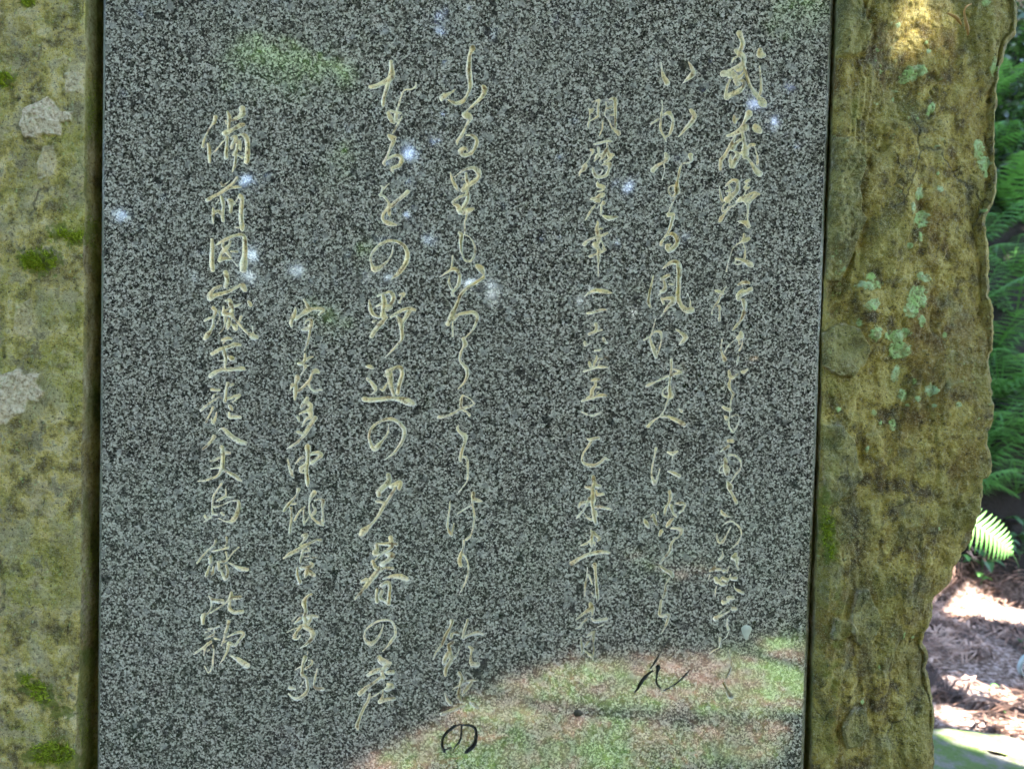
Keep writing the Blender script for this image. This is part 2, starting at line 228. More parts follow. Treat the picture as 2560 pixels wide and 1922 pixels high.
 (0.9,"2259 3105 40 2252 3134 25 2230 3173 33 2212 3217 27 2180 3260 18 2165 3296 13|2263 3166 22 2284 3163 36 2295 3170 22|2259 3173 36 2252 3191 22|2266 3209 29 2245 3228 40 2248 3260 40 2230 3282 47 2219 3314 36|2248 3267 58 2259 3296 47 2238 3325 43 2227 3354 43 2227 3376 25|2297 3246 10 2281 3278 22 2259 3296 33|2339 3098 29 2331 3123 25 2317 3166 22 2317 3188 33|2321 3184 27 2357 3170 27 2386 3163 40 2415 3170 22|2346 3231 22 2360 3246 43|2357 3256 20 2353 3289 22 2360 3318 43 2389 3321 43"),
 (0.8,"2295 3365 40 2310 3386 36 2306 3408 40 2299 3433 25 2292 3466 33|2335 3405 27 2364 3401 27 2386 3401 16|2321 3408 36 2299 3423 22 2263 3444 10|2357 3412 33 2328 3448 33 2313 3470 20|2295 3484 43 2303 3502 25|2225 3462 11 2234 3495 29 2252 3517 35|2324 3524 16 2284 3538 33 2248 3553 33 2209 3569 33|2353 3509 29 2371 3520 43 2386 3538 25"),
 (0,"2307 3624 14 2308 3660 17 2299 3700 17 2277 3729 12 2264 3755 9|2303 3619 13 2274 3628 25 2244 3651 25 2222 3673 25 2212 3700 25 2212 3729 26 2222 3755 26|2258 3737 13 2225 3746 20|2303 3623 16 2333 3623 20 2359 3628 23 2379 3647 28 2380 3683 29 2372 3716 39 2353 3739 39 2330 3759 26"),
 (1,"1955 311 36 1959 343 43 1957 383 61 1937 404 51 1908 419 43 1876 433 43 1851 435 33|1941 412 43 1934 441 40 1923 477 33 1917 506 40 1917 527 29"),
 (1,"2080 414 11 2078 433 22 2053 448 14 2024 450 16 2009 473 16 1995 520 19 1984 553 22|1955 556 29 1981 563 25 2002 567 25|1941 567 40 1955 596 47 1970 618 22|1981 574 40 1981 607 29 2002 600 16|2009 585 14 1988 625 20 1963 668 13"),
 (1,"1944 679 29 1963 693 54 1977 690 22 1963 719 40 1948 755 27 1930 795 25 1919 816 29 1925 827 16|1937 798 22 1970 780 29 1999 784 36 2009 805 40 1991 831 36 1959 845 40 1966 860 22"),
 (1,"1903 929 10 1914 937 22 1905 966 20 1898 976 22 1923 987 22 1944 1016 25 1944 1045 43 1948 1081 20|1944 919 11 1919 944 20|2038 960 43 2017 980 36 1981 1009 36 1955 1031 36 1926 1056 27 1912 1081 30 1919 1106 36 1944 1117 47 1981 1125 22"),
 (1,"1966 1227 9 1961 1265 17 1939 1304 20 1906 1333 36 1874 1348 54 1858 1323 25 1854 1290 25 1867 1258 27 1899 1225 29 1935 1207 27 1971 1205 29 2011 1221 33 2036 1258 40 2036 1297 51 2018 1333 43 1986 1373 36 1955 1398 10"),
 (1,"1888 1481 22 1924 1467 20 1953 1463 35 1968 1485 40 1957 1514 36|1845 1500 10 1849 1528 33 1859 1565 40 1888 1586 25 1906 1583 18|1914 1478 40 1921 1514 54 1914 1550 40 1917 1579 61|1881 1532 16 1903 1521 29|1935 1539 65 1950 1536 51|1935 1586 22 1906 1615 43 1878 1648 40 1859 1680 40|1867 1608 29 1881 1601 14|1997 1474 16 2018 1471 36 2004 1496 16 1997 1510 29|1953 1586 20 1982 1568 33 2015 1550 29 2047 1543 36 2073 1550 33|1986 1586 25 2004 1612 54 2008 1648 36 2011 1680 40 2004 1705 25 1975 1738 25 1957 1756 19 1924 1788 10|2047 1557 40 2026 1590 40 2011 1619 33"),
 (1,"1831 1832 20 1849 1834 36 1867 1843 20|1838 1895 36 1856 1913 33 1874 1938 40 1878 1953 22 1856 1971 9|1903 1946 16 1917 1949 29 1935 1917 16|1924 1877 25 1950 1852 36 1982 1837 36 2004 1841 43 2011 1873 40 1997 1917 40 1989 1967 36|1939 1859 51 1946 1895 40 1957 1931 43 1968 1975 33|1950 1873 58 1961 1902 29|1820 1996 47 1859 2000 43 1903 1996 40 1953 1991 40 1997 1996 47 2036 2007 69 2065 2018 47"),
 (1,"1943 2119 10 1939 2162 22 1914 2202 25 1885 2235 51 1867 2245 36 1849 2209 30 1845 2173 27 1859 2137 25 1892 2112 25 1928 2097 29 1961 2096 33 1997 2115 36 2022 2152 40 2015 2195 36 1989 2242 29 1957 2274 20 1921 2300 9"),
 (1,"1942 2377 51 1944 2403 51 1919 2435 54 1894 2457 54 1894 2475 43|1955 2431 43 1977 2421 43 1998 2417 58 1995 2442 36|1973 2442 33 1951 2482 29 1919 2529 36 1883 2590 25 1847 2630 33 1818 2655 65 1803 2673 36|1883 2507 29 1904 2509 25 1919 2515 29"),
 (1,"1953 2687 43 1957 2709 43 1957 2734 43 1928 2756 29 1892 2781 22 1874 2803 18|1877 2716 14 1913 2719 29 1942 2719 36 1982 2721 33|1881 2727 40 1884 2748 43 1874 2766 51 1899 2770 25|1935 2770 33 1957 2777 65 1942 2799 36 1910 2821 43|1863 2806 33 1874 2831 36 1888 2853 43 1866 2882 51 1834 2922 40 1805 2961 29 1776 2994 20|1895 2835 25 1892 2857 36 1921 2839 29 1964 2842 29|1830 2896 40 1809 2907 29|1913 2895 10 1946 2884 27 1989 2878 47 2022 2889 51 2040 2895 33|1906 2925 33 1939 2911 40 1949 2933 33 1946 2976 33 1942 3016 40|1884 2947 29 1883 2983 33 1884 3008 36|1910 2958 36 1899 2987 36 1928 3008 29"),
 (1,"1917 3120 9 1906 3157 19 1884 3196 27 1852 3218 43 1827 3200 25 1823 3167 22 1838 3138 20 1877 3110 20 1917 3099 23 1953 3102 23 1973 3131 23 1977 3175 27 1957 3203 33 1935 3232 16 1913 3254 10"),
 (1,"1895 3286 40 1910 3304 65 1939 3319 58 1921 3340 51 1910 3366 36 1917 3387 43|1935 3311 43 1953 3315 29|1899 3348 43 1866 3358 43 1841 3373 36|1935 3362 36 1964 3358 43|1903 3387 29 1863 3416 33 1827 3441 40 1798 3467 47|1942 3423 40 1957 3431 58 1931 3445 36|1917 3445 13 1884 3470 14 1856 3485 20|1848 3467 22 1841 3499 29 1819 3539 27 1801 3582 27 1787 3622 40 1789 3644 27|1913 3452 22 1913 3478 20 1903 3503 43|1899 3506 40 1931 3496 33 1971 3492 33"),
 (1,"1520 1498 22 1530 1515 31 1540 1534 36 1544 1548 29|1476 1536 10 1475 1560 36 1463 1589 41 1455 1613 36 1457 1630 26|1479 1594 34 1506 1575 36 1532 1556 53 1564 1546 31 1595 1546 39 1617 1551 34 1593 1575 19|1530 1604 19 1549 1599 29 1559 1613 39 1554 1633 43 1549 1657 29 1544 1688 24 1537 1719 22 1522 1751 11|1520 1623 14 1530 1609 11|1544 1637 31 1530 1647 36 1513 1650 29"),
 (1,"1525 1771 26 1525 1792 29 1513 1816 34 1489 1819 22|1535 1797 24 1549 1787 24 1564 1784 17|1516 1824 22 1542 1828 14|1525 1836 34 1518 1855 17 1504 1874 13|1484 1877 22 1487 1893 53 1479 1913 34 1478 1937 43 1477 1966 39 1473 1997 22|1463 1927 39 1452 1944 14|1492 1956 29 1516 1934 24 1540 1910 34 1552 1893 29 1559 1869 26 1578 1855 51 1593 1862 26|1542 1920 26 1554 1942 24 1576 1956 26 1600 1949 22 1612 1951 13"),
 (1,"1537 1992 39 1520 2014 39 1505 2038 24|1539 2016 48 1553 2028 43 1546 2050 39 1515 2062 24 1498 2069 19|1488 2086 29 1496 2105 18|1553 2062 51 1553 2084 39 1529 2098 29 1512 2130 19|1577 2089 43 1563 2108 41 1544 2137 39 1524 2168 41 1505 2192 26 1484 2214 29 1452 2233 24 1433 2245 10|1474 2158 13 1493 2161 31 1515 2173 22"),
 (1,"1537 2234 53 1541 2261 46 1539 2290 39 1537 2316 41 1532 2340 41 1533 2374 36 1537 2405 43 1538 2430 24|1476 2319 11 1496 2297 24 1517 2285 24|1558 2268 29 1585 2263 39 1606 2271 39 1597 2285 39 1577 2302 29 1558 2314 39|1524 2324 29 1505 2343 43 1505 2360 24 1524 2362 14|1439 2299 19 1444 2326 24 1455 2362 29 1468 2386 18|1464 2345 11 1464 2362 11"),
 (1,"1491 2448 43 1484 2470 19 1462 2499 24 1435 2530 36 1419 2554 24|1457 2520 19 1481 2518 19|1455 2540 29 1457 2569 18 1457 2597 24 1452 2629 29 1449 2662 29|1472 2602 22 1488 2573 22 1505 2547 19 1524 2532 17|1518 2544 17 1517 2573 13 1518 2600 22 1523 2622 19|1527 2612 11 1544 2585 14|1573 2460 43 1556 2482 39 1547 2511 18 1546 2544 17 1553 2573 22 1573 2600 22 1597 2617 31 1614 2624 29|1573 2501 13 1597 2496 22 1616 2506 39 1611 2535 24 1614 2569 22 1614 2605 39|1561 2516 11 1568 2537 17 1580 2544 17 1570 2564 39 1558 2573 19"),
 (1,"1514 2677 34 1533 2670 29 1526 2691 39 1514 2708 14 1497 2725 13|1603 2699 26 1577 2702 24 1548 2715 26 1514 2732 41 1480 2754 36 1449 2768 36 1418 2790 17|1541 2739 22 1548 2754 17 1514 2756 29 1509 2776 22 1502 2797 31 1502 2814 14|1517 2783 22 1543 2780 17|1524 2797 10 1553 2790 10 1580 2785 11|1488 2833 14 1485 2857 26 1488 2882 31 1500 2910 41|1553 2814 26 1565 2826 31 1529 2838 29 1504 2838 26|1538 2843 39 1529 2867 41 1526 2884 22|1548 2860 43 1570 2874 39|1514 2848 14 1495 2853 14"),
 (1,"1557 2971 27 1537 2980 25 1519 3012 47 1526 3038 36 1530 3059 36 1519 3074 27|1461 3103 20 1486 3077 11 1512 3065 13|1501 3092 36 1472 3117 13|1519 3084 36 1526 3113 43 1504 3135 16 1468 3142 10 1436 3160 9|1541 3084 43 1562 3081 36 1588 3081 22|1555 3092 33 1541 3117 36|1504 3131 33 1483 3160 29 1472 3186 40 1490 3193 14 1501 3175 14|1515 3128 43 1541 3142 43 1562 3160 54 1562 3186 47 1533 3218 29 1499 3240 9"),
 (1,"1539 3254 7 1537 3272 11|1526 3287 47 1515 3316 29 1510 3345 27 1512 3373 33 1530 3388 29 1537 3420 33 1537 3449 36 1519 3475 33 1486 3493 33 1458 3482 20 1443 3467 14|1541 3298 10 1559 3301 18 1555 3323 25 1530 3341 25|1504 3330 16 1474 3348 10|1521 3401 14 1499 3435 11|1448 3438 36 1476 3442 18|1586 3341 16 1577 3384 19 1569 3424 22 1584 3442 29 1613 3444 36"),
 (1,"1077 588 41 1072 610 36 1053 634 14 1034 668 18 1019 704 24 1013 735 29|1041 721 26 1046 752 36 1047 783 34 1048 810 31|1060 769 14 1082 750 17 1104 723 14 1120 704 13 1130 694 19|1137 562 24 1147 588 39 1144 615 31 1144 639 34|1128 605 14 1131 620 19|1120 668 43 1144 658 43 1169 646 36 1200 629 43 1219 624 29|1210 545 58 1212 569 58 1193 588 36 1166 600 29|1135 687 29 1134 721 29 1130 757 34 1130 788 39|1157 687 22 1181 685 29 1164 721 34 1159 740 29|1183 692 29 1185 723 29 1183 750 29 1173 769 39 1166 774 29|1193 677 17 1217 673 31 1234 692 48 1238 723 46 1238 757 46 1236 791 53 1231 810 43|1188 776 19 1212 788 24|1197 711 43 1202 750 24|1178 786 29 1176 812 26 1171 836 29 1160 863 11"),
 (1,"1104 913 19 1112 930 24 1128 920 14 1148 906 10|1185 889 29 1171 908 29 1154 928 34 1130 947 34 1101 966 31 1067 983 29 1036 1002 36|1154 944 17 1178 935 29 1202 937 17|1104 983 24 1113 1007 39 1118 1031 31 1113 1058 36 1112 1084 36 1116 1106 31|1065 1036 11 1066 1062 29 1065 1091 24 1067 1115 19|1072 1062 29 1094 1058 36 1106 1070 29|1094 1002 11 1079 1019 13|1142 1000 26 1154 1012 58 1154 1034 39 1153 1060 29|1171 1019 19 1190 993 13 1202 983 48 1210 1000 43 1207 1029 39 1206 1060 43 1205 1094 46 1210 1125 46 1210 1147 39|1173 1137 11 1193 1140 22"),
 (1,"1060 1200 29 1061 1229 41 1060 1261 41 1059 1292 43 1060 1323 43 1064 1350 41|1079 1227 11 1101 1212 26 1125 1200 34 1154 1186 29 1188 1176 29 1212 1176 29 1224 1196 43 1224 1224 46 1224 1256 46 1222 1287 51 1219 1318 72 1217 1347 63|1116 1210 29 1116 1237 26 1135 1261 34 1149 1280 24 1157 1294 17 1169 1309 10 1188 1330 19|1144 1229 29 1123 1249 43 1104 1273 29 1101 1297 39|1152 1208 24 1147 1224 24|1154 1258 19 1188 1259 22|1099 1302 43 1120 1294 39 1149 1297 24"),
 (1,"1128 1366 53 1135 1386 43 1135 1410 43 1128 1432 41|1106 1429 24 1077 1441 34 1060 1456 29 1048 1477 48 1051 1494 43 1079 1475 39 1113 1468 34 1154 1453 31 1188 1434 29 1207 1424 34 1217 1436 53 1226 1451 39"),
 (1,"1128 1504 24 1147 1501 36 1154 1525 48 1161 1550 41 1157 1574 48 1173 1595 22 1193 1617 24 1217 1646 24 1243 1668 31 1265 1684 53 1282 1687 39|1173 1533 26 1202 1519 19|1241 1509 24 1250 1521 41 1255 1530 26|1205 1583 31 1197 1605 24|1154 1537 24 1120 1559 22|1118 1533 19 1120 1571 39 1149 1571 34|1125 1576 29 1125 1605 26 1123 1629 14 1111 1651 13 1095 1668 13|1144 1593 19 1142 1624 41 1137 1641 29|1159 1588 14 1154 1615 13 1169 1631 36 1178 1643 43 1185 1627 17|1261 1631 13 1265 1658 14 1265 1677 22|1065 1540 36 1077 1557 39 1072 1576 34 1065 1602 22 1065 1629 31 1053 1653 31 1036 1675 46 1026 1692 36|1094 1559 29 1099 1583 13 1084 1619 14|1060 1588 22 1041 1595 24 1022 1604 18"),
 (1,"1111 1701 24 1135 1691 31 1157 1696 26|1116 1715 19 1132 1701 14|1060 1771 34 1084 1756 36 1113 1742 36 1144 1735 34 1173 1723 43 1200 1725 29|1120 1754 34 1125 1776 34 1128 1800 34 1125 1826 26 1125 1845 29|1144 1785 29 1157 1792 48 1169 1792 24|1096 1804 13 1116 1802 22|1116 1833 13 1096 1848 11|1053 1879 43 1075 1862 41 1108 1850 31 1144 1848 34 1178 1845 36 1212 1843 43 1224 1850 14"),
 (1,"1057 1947 29 1076 1950 26 1096 1950 24|1081 1969 11 1069 1976 24 1061 1991 17|1139 1919 41 1134 1940 29 1129 1962 31 1127 1984 29 1124 2005 36|1163 1921 29 1144 1935 14|1124 1996 34 1149 1991 29 1177 1981 31 1199 1976 26 1180 1996 17 1163 2010 11|1112 1991 11 1093 1986 14 1076 1998 19 1050 2015 26 1023 2034 24 1004 2053 24|1064 2039 34 1055 2058 17 1040 2087 19 1028 2114 22|1082 2061 11 1076 2090 24 1067 2116 29 1057 2097 14 1056 2090 10|1149 2034 36 1161 2049 24|1146 2063 19 1149 2085 31 1173 2085 36 1202 2085 26"),
 (1,"1092 2153 11 1108 2142 24 1129 2155 41 1149 2174 41 1173 2193 46 1199 2208 48 1228 2215 36|1069 2183 39 1055 2205 26 1035 2227 29 1014 2246 24"),
 (1,"1109 2236 43 1114 2260 39 1114 2289 41 1112 2320 41 1109 2342 41 1100 2361 29 1085 2380 24 1056 2392 24 1023 2402 19 990 2405 10|1129 2264 36 1148 2264 24|1049 2305 19 1073 2301 24 1095 2289 24|1056 2342 14 1080 2339 17 1100 2337 24|1109 2344 39 1133 2358 29 1165 2375 36 1189 2392 36 1206 2404 19"),
 (1,"1107 2417 22 1086 2450 18 1069 2476 25 1063 2505 22 1061 2539 18 1063 2568 25|1099 2459 12 1107 2459 12|1128 2446 15 1128 2476 22 1107 2492 29 1086 2501 20|1124 2484 17 1162 2484 17|1073 2534 25 1099 2530 13 1128 2516 15 1157 2505 17 1187 2501 25 1195 2522 38 1191 2551 40 1178 2581 42 1157 2606 40 1128 2606 12 1094 2591 12|1065 2568 20 1086 2572 20|1107 2564 24 1118 2572 22|1023 2576 20 1031 2589 29 1057 2585 18 1017 2609 12"),
 (1,"1076 2704 28 1069 2723 23 1028 2761 15 997 2799 23 984 2814 20|1132 2688 25 1135 2710 13 1123 2729 10|1060 2755 18 1098 2748 18 1142 2736 23|1053 2786 44 1050 2814 28|1047 2830 18 1031 2877 32 1038 2849 15|1066 2830 15 1063 2868 33|1091 2811 28 1094 2849 25|1129 2761 23 1135 2786 15 1129 2805 20 1091 2808 15|1192 2736 18 1161 2767 13 1139 2796 15|1104 2849 18 1126 2893 38 1139 2862 30 1129 2824 18|1142 2811 15 1173 2830 30 1205 2843 44 1236 2846 35"),
 (1,"1044 2981 20 1066 3000 35 1110 3004 44|1057 3000 20 1055 3038 18 1035 3070 23 1016 3076 44 1014 3114 33|1053 3063 18 1091 3038 18 1129 3013 18 1154 2988 44 1157 2959 23|1167 2988 38 1202 2985 35|1148 3013 33 1148 3044 35 1173 3060 40 1211 3057 38"),
 (1,"1142 3107 34 1138 3130 30 1127 3161 27 1120 3191 19 1108 3225 19|1135 3184 13 1169 3167 24 1202 3159 30 1219 3171 34 1195 3201 27 1175 3228 20|1128 3204 16 1108 3221 10|1148 3218 50 1169 3225 34|1142 3231 34 1132 3265 20 1118 3288 19 1098 3317 8|1150 3275 12 1189 3295 40 1222 3319 57 1236 3325 54|1041 3144 19 1068 3141 19 1095 3130 20|1027 3159 15 1051 3152 10|1068 3141 13 1071 3167 19 1041 3184 19 1024 3193 16|1074 3191 19 1098 3196 19|1054 3208 30 1014 3238 26 969 3268 19|1024 3241 27 1019 3275 12|1064 3225 16 1069 3255 16 1064 3298 16 1063 3325 20 1043 3362 15 1021 3327 9|1037 3255 15 1048 3248 13"),
]
# ------------------------------------------------------------ materials
def granite(name, polished=True, dirt=0.0):
    b = NB(name)
    warp = b.n('VectorMath', operation='MULTIPLY_ADD')
    nz = b.n('TexNoise'); nz.inputs['Scale'].default_value = 420; nz.inputs['Detail'].default_value = 2
    b.L(b.tc.outputs['Object'], nz.inputs['Vector'])
    sub = b.n('VectorMath', operation='SUBTRACT'); b.L(nz.outputs['Color'], sub.inputs[0]); sub.inputs[1].default_value = (0.5, 0.5, 0.5)
    b.L(sub.outputs[0], warp.inputs[0]); warp.inputs[1].default_value = (0.0042, 0.0042, 0.0042); b.L(b.tc.outputs['Object'], warp.inputs[2])
    v1 = b.sepc(b.vor(450, out='Color', vec=warp.outputs[0]))
    v2 = b.sepc(b.vor(820, out='Color', vec=warp.outputs[0]))
    n1 = b.noise(150, 2, 0.5); nb = b.noise(34, 4, 0.6)
    n1 = b.math('ADD', b.math('MULTIPLY', n1, 0.6), b.math('MULTIPLY', nb, 0.4))
    f = b.math('ADD', b.math('ADD', b.math('MULTIPLY', v1, 0.62), b.math('MULTIPLY', v2, 0.33)), b.math('MULTIPLY', n1, 0.3))
    c = b.ramp(f, [(0.34, (0.020, 0.018, 0.014)), (0.49, (0.048, 0.043, 0.033)), (0.60, (0.140, 0.128, 0.098)), (0.72, (0.32, 0.295, 0.23)), (0.90, (0.62, 0.58, 0.47))])
    big = b.noise(9, 2); c = b.mix(b.ramp(big, [(0.3, 0.0), (0.7, 0.14)]), c, (0.10, 0.10, 0.075))
    kn = b.ramp(b.sepc(b.vor(120, out='Color', vec=warp.outputs[0])), [(0.93, 0.0), (0.95, 0.8)]); c = b.mix(b.math('MULTIPLY', kn, b.ramp(b.noise(20, 2), [(0.45, 0.2), (0.6, 1.0)])), c, (0.022, 0.021, 0.018))
    kw = b.ramp(b.sepc(b.vor(170, out='Color', vec=warp.outputs[0])), [(0.95, 0.0), (0.965, 0.6)]); c = b.mix(kw, c, (0.33, 0.32, 0.27))
    # a few brown iron stains and dark knots
    st = b.ramp(b.vor(14, vec=b.coord((1, 1, 1))), [(0.0, 1.0), (0.06, 0.7), (0.10, 0.0)])
    c = b.mix(b.math('MULTIPLY', st, b.ramp(b.noise(60, 3), [(0.4, 0.0), (0.6, 0.55)])), c, (0.085, 0.075, 0.04))
    if polished:
        r = b.ramp(b.noise(25, 4, 0.6), [(0.35, 0.02), (0.7, 0.07)])
        return b.done(c, r, b.bump(v1, 0.03, 0.0001), spec=0.80)
    c = b.mix(b.ramp(b.noise(30, 5, 0.7), [(0.42, 0.15), (0.58, 0.8)]), c, b.mix(b.noise(12, 2), (0.20, 0.21, 0.17), (0.16, 0.16, 0.05)))
    return b.done(c, 0.6, b.bump(n1, 0.4, 0.0006))
M_GRAN = granite('polished_granite')
M_GRANE = granite('honed_granite_edge', False)

def carve_mat():
    b = NB('carved_groove')
    p = b.attr('paint', 'OBJECT')
    n1 = b.noise(220, 4, 0.65); n2 = b.noise(55, 3, 0.6); n3 = b.noise(700, 2)
    cream = b.mix(b.ramp(n2, [(0.40, 0.0), (0.62, 1.0)]), (0.95, 0.82, 0.52), (0.88, 0.83, 0.62))
    cream = b.mix(b.ramp(n1, [(0.52, 0.0), (0.64, 0.6)]), cream, (0.36, 0.30, 0.15))
    rim = b.attr('rim'); cream = b.mix(b.math('MULTIPLY', rim, b.ramp(n2, [(0.42, 0.3), (0.56, 1.0)])), cream, (0.95, 0.91, 0.78))  # whitish bruised edge, with the rim highlight painted into its colour
    # rusty dirt and algae in spots
    cream = b.mix(b.ramp(b.noise(95, 4, 0.7), [(0.56, 0.0), (0.62, 0.75)]), cream, (0.24, 0.14, 0.045))
    cream = b.mix(b.ramp(n3, [(0.62, 0.0), (0.70, 0.85)]), cream, (0.06, 0.06, 0.05))
    bare = b.mix(n1, (0.035, 0.038, 0.038), (0.10, 0.10, 0.08))
    c = b.mix(p, bare, cream)
    return b.done(c, 0.75, b.bump(n1, 0.5, 0.0008), spec=0.3)
M_CARVE = carve_mat()

def rock_mat():
    b = NB('mossy_olive_rock')
    side = b.attr('side'); lich = b.attr('lichen'); moss = b.attr('moss'); chip = b.attr('chip'); flake = b.attr('flake'); dark = b.attr('dark'); och = b.attr('ochre')
    n_l = b.noise(7, 5, 0.6); n_m = b.noise(38, 5, 0.62); n_f = b.noise(210, 5, 0.75); n_g = b.noise(900, 3, 0.6)
    left = b.ramp(n_m, [(0.38, (0.16, 0.12, 0.035)), (0.45, (0.38, 0.30, 0.065)), (0.52, (0.68, 0.54, 0.15)), (0.60, (0.82, 0.70, 0.36))])
    left = b.mix(b.ramp(n_l, [(0.48, 0.0), (0.58, 0.5)]), left, (0.33, 0.35, 0.04))
    left = b.mix(b.ramp(b.noise(23, 5, 0.65, vec=b.coord((1, 1, 1.4))), [(0.54, 0.0), (0.62, 0.7)]), left, (0.58, 0.48, 0.26))
    left = b.mix(b.ramp(b.noise(11, 6, 0.7, vec=b.coord((1.3, 1, 0.9))), [(0.52, 0.0), (0.60, 0.65)]), left, (0.42, 0.38, 0.20))
    left = b.mix(b.ramp(b.noise(19, 6, 0.7), [(0.55, 0.0), (0.62, 0.7)]), left, (0.13, 0.10, 0.05))
    right = b.ramp(n_m, [(0.38, (0.095, 0.062, 0.015)), (0.46, (0.26, 0.19, 0.030)), (0.53, (0.43, 0.325, 0.055)), (0.61, (0.58, 0.47, 0.14))])
    right = b.mix(b.ramp(n_l, [(0.47, 0.0), (0.58, 0.6)]), right, (0.26, 0.25, 0.05))
    right = b.mix(b.ramp(b.noise(13, 6, 0.7), [(0.55, 0.0), (0.63, 0.5)]), right, (0.27, 0.27, 0.14))
    right = b.mix(b.ramp(b.noise(16, 6, 0.7, vec=b.coord((1.0, 1.0, 0.45))), [(0.52, 0.0), (0.61, 0.55)]), right, (0.27, 0.155, 0.025))
    c = b.mix(side, left, right)
    c = b.mix(b.math('MULTIPLY', flake, 0.5), c, b.mix(n_m, (0.13, 0.15, 0.055), (0.30, 0.32, 0.14)))
    c = b.mix(b.math('MULTIPLY', och, b.ramp(n_f, [(0.35, 0.2), (0.65, 0.9)])), c, (0.36, 0.28, 0.075))
    c = b.mix(b.math('MULTIPLY', dark, b.ramp(n_f, [(0.3, 1.0), (0.75, 0.45)])), c, (0.035, 0.032, 0.022))
    # hairline cracks
    wv_ = b.n('VectorMath', operation='MULTIPLY_ADD'); nw = b.n('TexNoise'); nw.inputs['Scale'].default_value = 9; nw.inputs['Detail'].default_value = 5; b.L(b.tc.outputs['Object'], nw.inputs['Vector'])
    b.L(nw.outputs['Color'], wv_.inputs[0]); wv_.inputs[1].default_value = (0.12, 0.12, 0.12); b.L(b.coord((1.0, 1.0, 0.6)), wv_.inputs[2])
    ck = b.ramp(b.vor(8, 'DISTANCE_TO_EDGE', vec=wv_.outputs[0]), [(0.0, 1.0), (0.008, 0.5), (0.016, 0.0)])
    ck = b.math('MULTIPLY', ck, b.ramp(b.noise(5, 3), [(0.56, 0.0), (0.62, 0.75)]))
    c = b.mix(ck, c, (0.03, 0.026, 0.016))
    # fine speckle: dark pits and pale grains
    c = b.mix(b.ramp(n_f, [(0.36, 0.8), (0.45, 0.0)]), c, (0.035, 0.03, 0.012))
    c = b.mix(b.ramp(n_f, [(0.55, 0.0), (0.66, 0.65)]), c, (0.50, 0.45, 0.26))
    c = b.mix(b.ramp(n_g, [(0.58, 0.0), (0.66, 0.75)]), c, (0.50, 0.50, 0.33))
    c = b.mix(b.ramp(n_g, [(0.34, 0.7), (0.42, 0.0)]), c, (0.05, 0.045, 0.02))
    c = b.mix(chip, c, b.ramp(n_f, [(0.36, (0.38, 0.27, 0.15)), (0.48, (0.76, 0.62, 0.40)), (0.62, (0.88, 0.80, 0.60))]))
    lm = b.math('MULTIPLY', lich, b.ramp(n_f, [(0.36, 0.25), (0.5, 1.0)]))
    c = b.mix(lm, c, b.ramp(n_m, [(0.4, (0.42, 0.62, 0.20)), (0.6, (0.52, 0.66, 0.36))]))
    c = b.mix(moss, c, b.mix(n_f, (0.08, 0.12, 0.010), (0.22, 0.27, 0.03)))
    nr = b.bump(n_m, 0.7, 0.010); nr = b.bump(b.math('SUBTRACT', 1.0, ck), 0.7, 0.004, nr); nr = b.bump(n_f, 0.9, 0.0045, nr); nr = b.bump(n_g, 0.7, 0.0014, nr)
    return b.done(c, 0.82, nr, spec=0.35)
M_ROCK = rock_mat()

def ground_mat():
    b = NB('forest_floor_soil')
    n1 = b.noise(4.5, 6, 0.65); n2 = b.noise(40, 5, 0.7)
    litter = b.ramp(n2, [(0.38, (0.04, 0.024, 0.015)), (0.5, (0.20, 0.13, 0.095)), (0.62, (0.52, 0.40, 0.34))])
    moss = b.ramp(n2, [(0.38, (0.08, 0.16, 0.03)), (0.6, (0.24, 0.42, 0.12))])
    g = b.attr('green')
    c = b.mix(b.math('MULTIPLY', g, b.ramp(n1, [(0.46, 0.0), (0.52, 1.0)])), litter, moss)
    c = b.mix(b.attr('bank'), c, b.mix(n2, (0.005, 0.004, 0.003), (0.022, 0.018, 0.012)))  # bank soil painted near black to offset sun leaking onto it
    return b.done(c, 0.95, b.bump(n2, 0.8, 0.03), spec=0.2)
M_GROUND = ground_mat()
M_LEAF = leaf_mat('canopy_leaf', (0.030, 0.060, 0.012), (0.060, 0.105, 0.022), 0.30)
M_FERN = leaf_mat('fern_green', (0.085, 0.25, 0.045), (0.15, 0.38, 0.085), 0.35, 9)
M_FERNB = leaf_mat('bright_fern_green', (0.10, 0.27, 0.055), (0.15, 0.34, 0.09), 0.4, 9)
M_BROAD = leaf_mat('broad_leaf_green', (0.035, 0.11, 0.035), (0.06, 0.17, 0.06), 0.3, 8)
M_CLUMP = leaf_mat('lightened_glint_leaf', (0.14, 0.36, 0.07), (0.24, 0.50, 0.14), 0.45)  # green lightened so the added clumps read as sunlit
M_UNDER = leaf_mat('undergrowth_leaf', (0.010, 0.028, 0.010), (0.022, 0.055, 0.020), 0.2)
b = NB('bark'); n = b.noise(14, 5, 0.7, vec=b.coord((1, 1, 0.15)))
M_BARK = b.done(b.ramp(n, [(0.35, (0.03, 0.02, 0.013)), (0.65, (0.13, 0.09, 0.06))]), 0.95, b.bump(n, 0.8, 0.02))
b = NB('dry_needles'); n = b.noise(6, 3)
M_LITTER = b.done(b.ramp(n, [(0.42, (0.055, 0.028, 0.016)), (0.50, (0.23, 0.125, 0.080)), (0.60, (0.48, 0.31, 0.22))]), 0.85)
b = NB('moss'); n = b.noise(400, 2)
M_MOSS = b.done(b.ramp(n, [(0.4, (0.16, 0.22, 0.010)), (0.6, (0.40, 0.48, 0.04))]), 0.9, spec=0.2)
b = NB('dry_leaf'); M_DRY = b.done(b.mix(b.noise(200, 3), (0.30, 0.16, 0.035), (0.55, 0.33, 0.10)), 0.6)
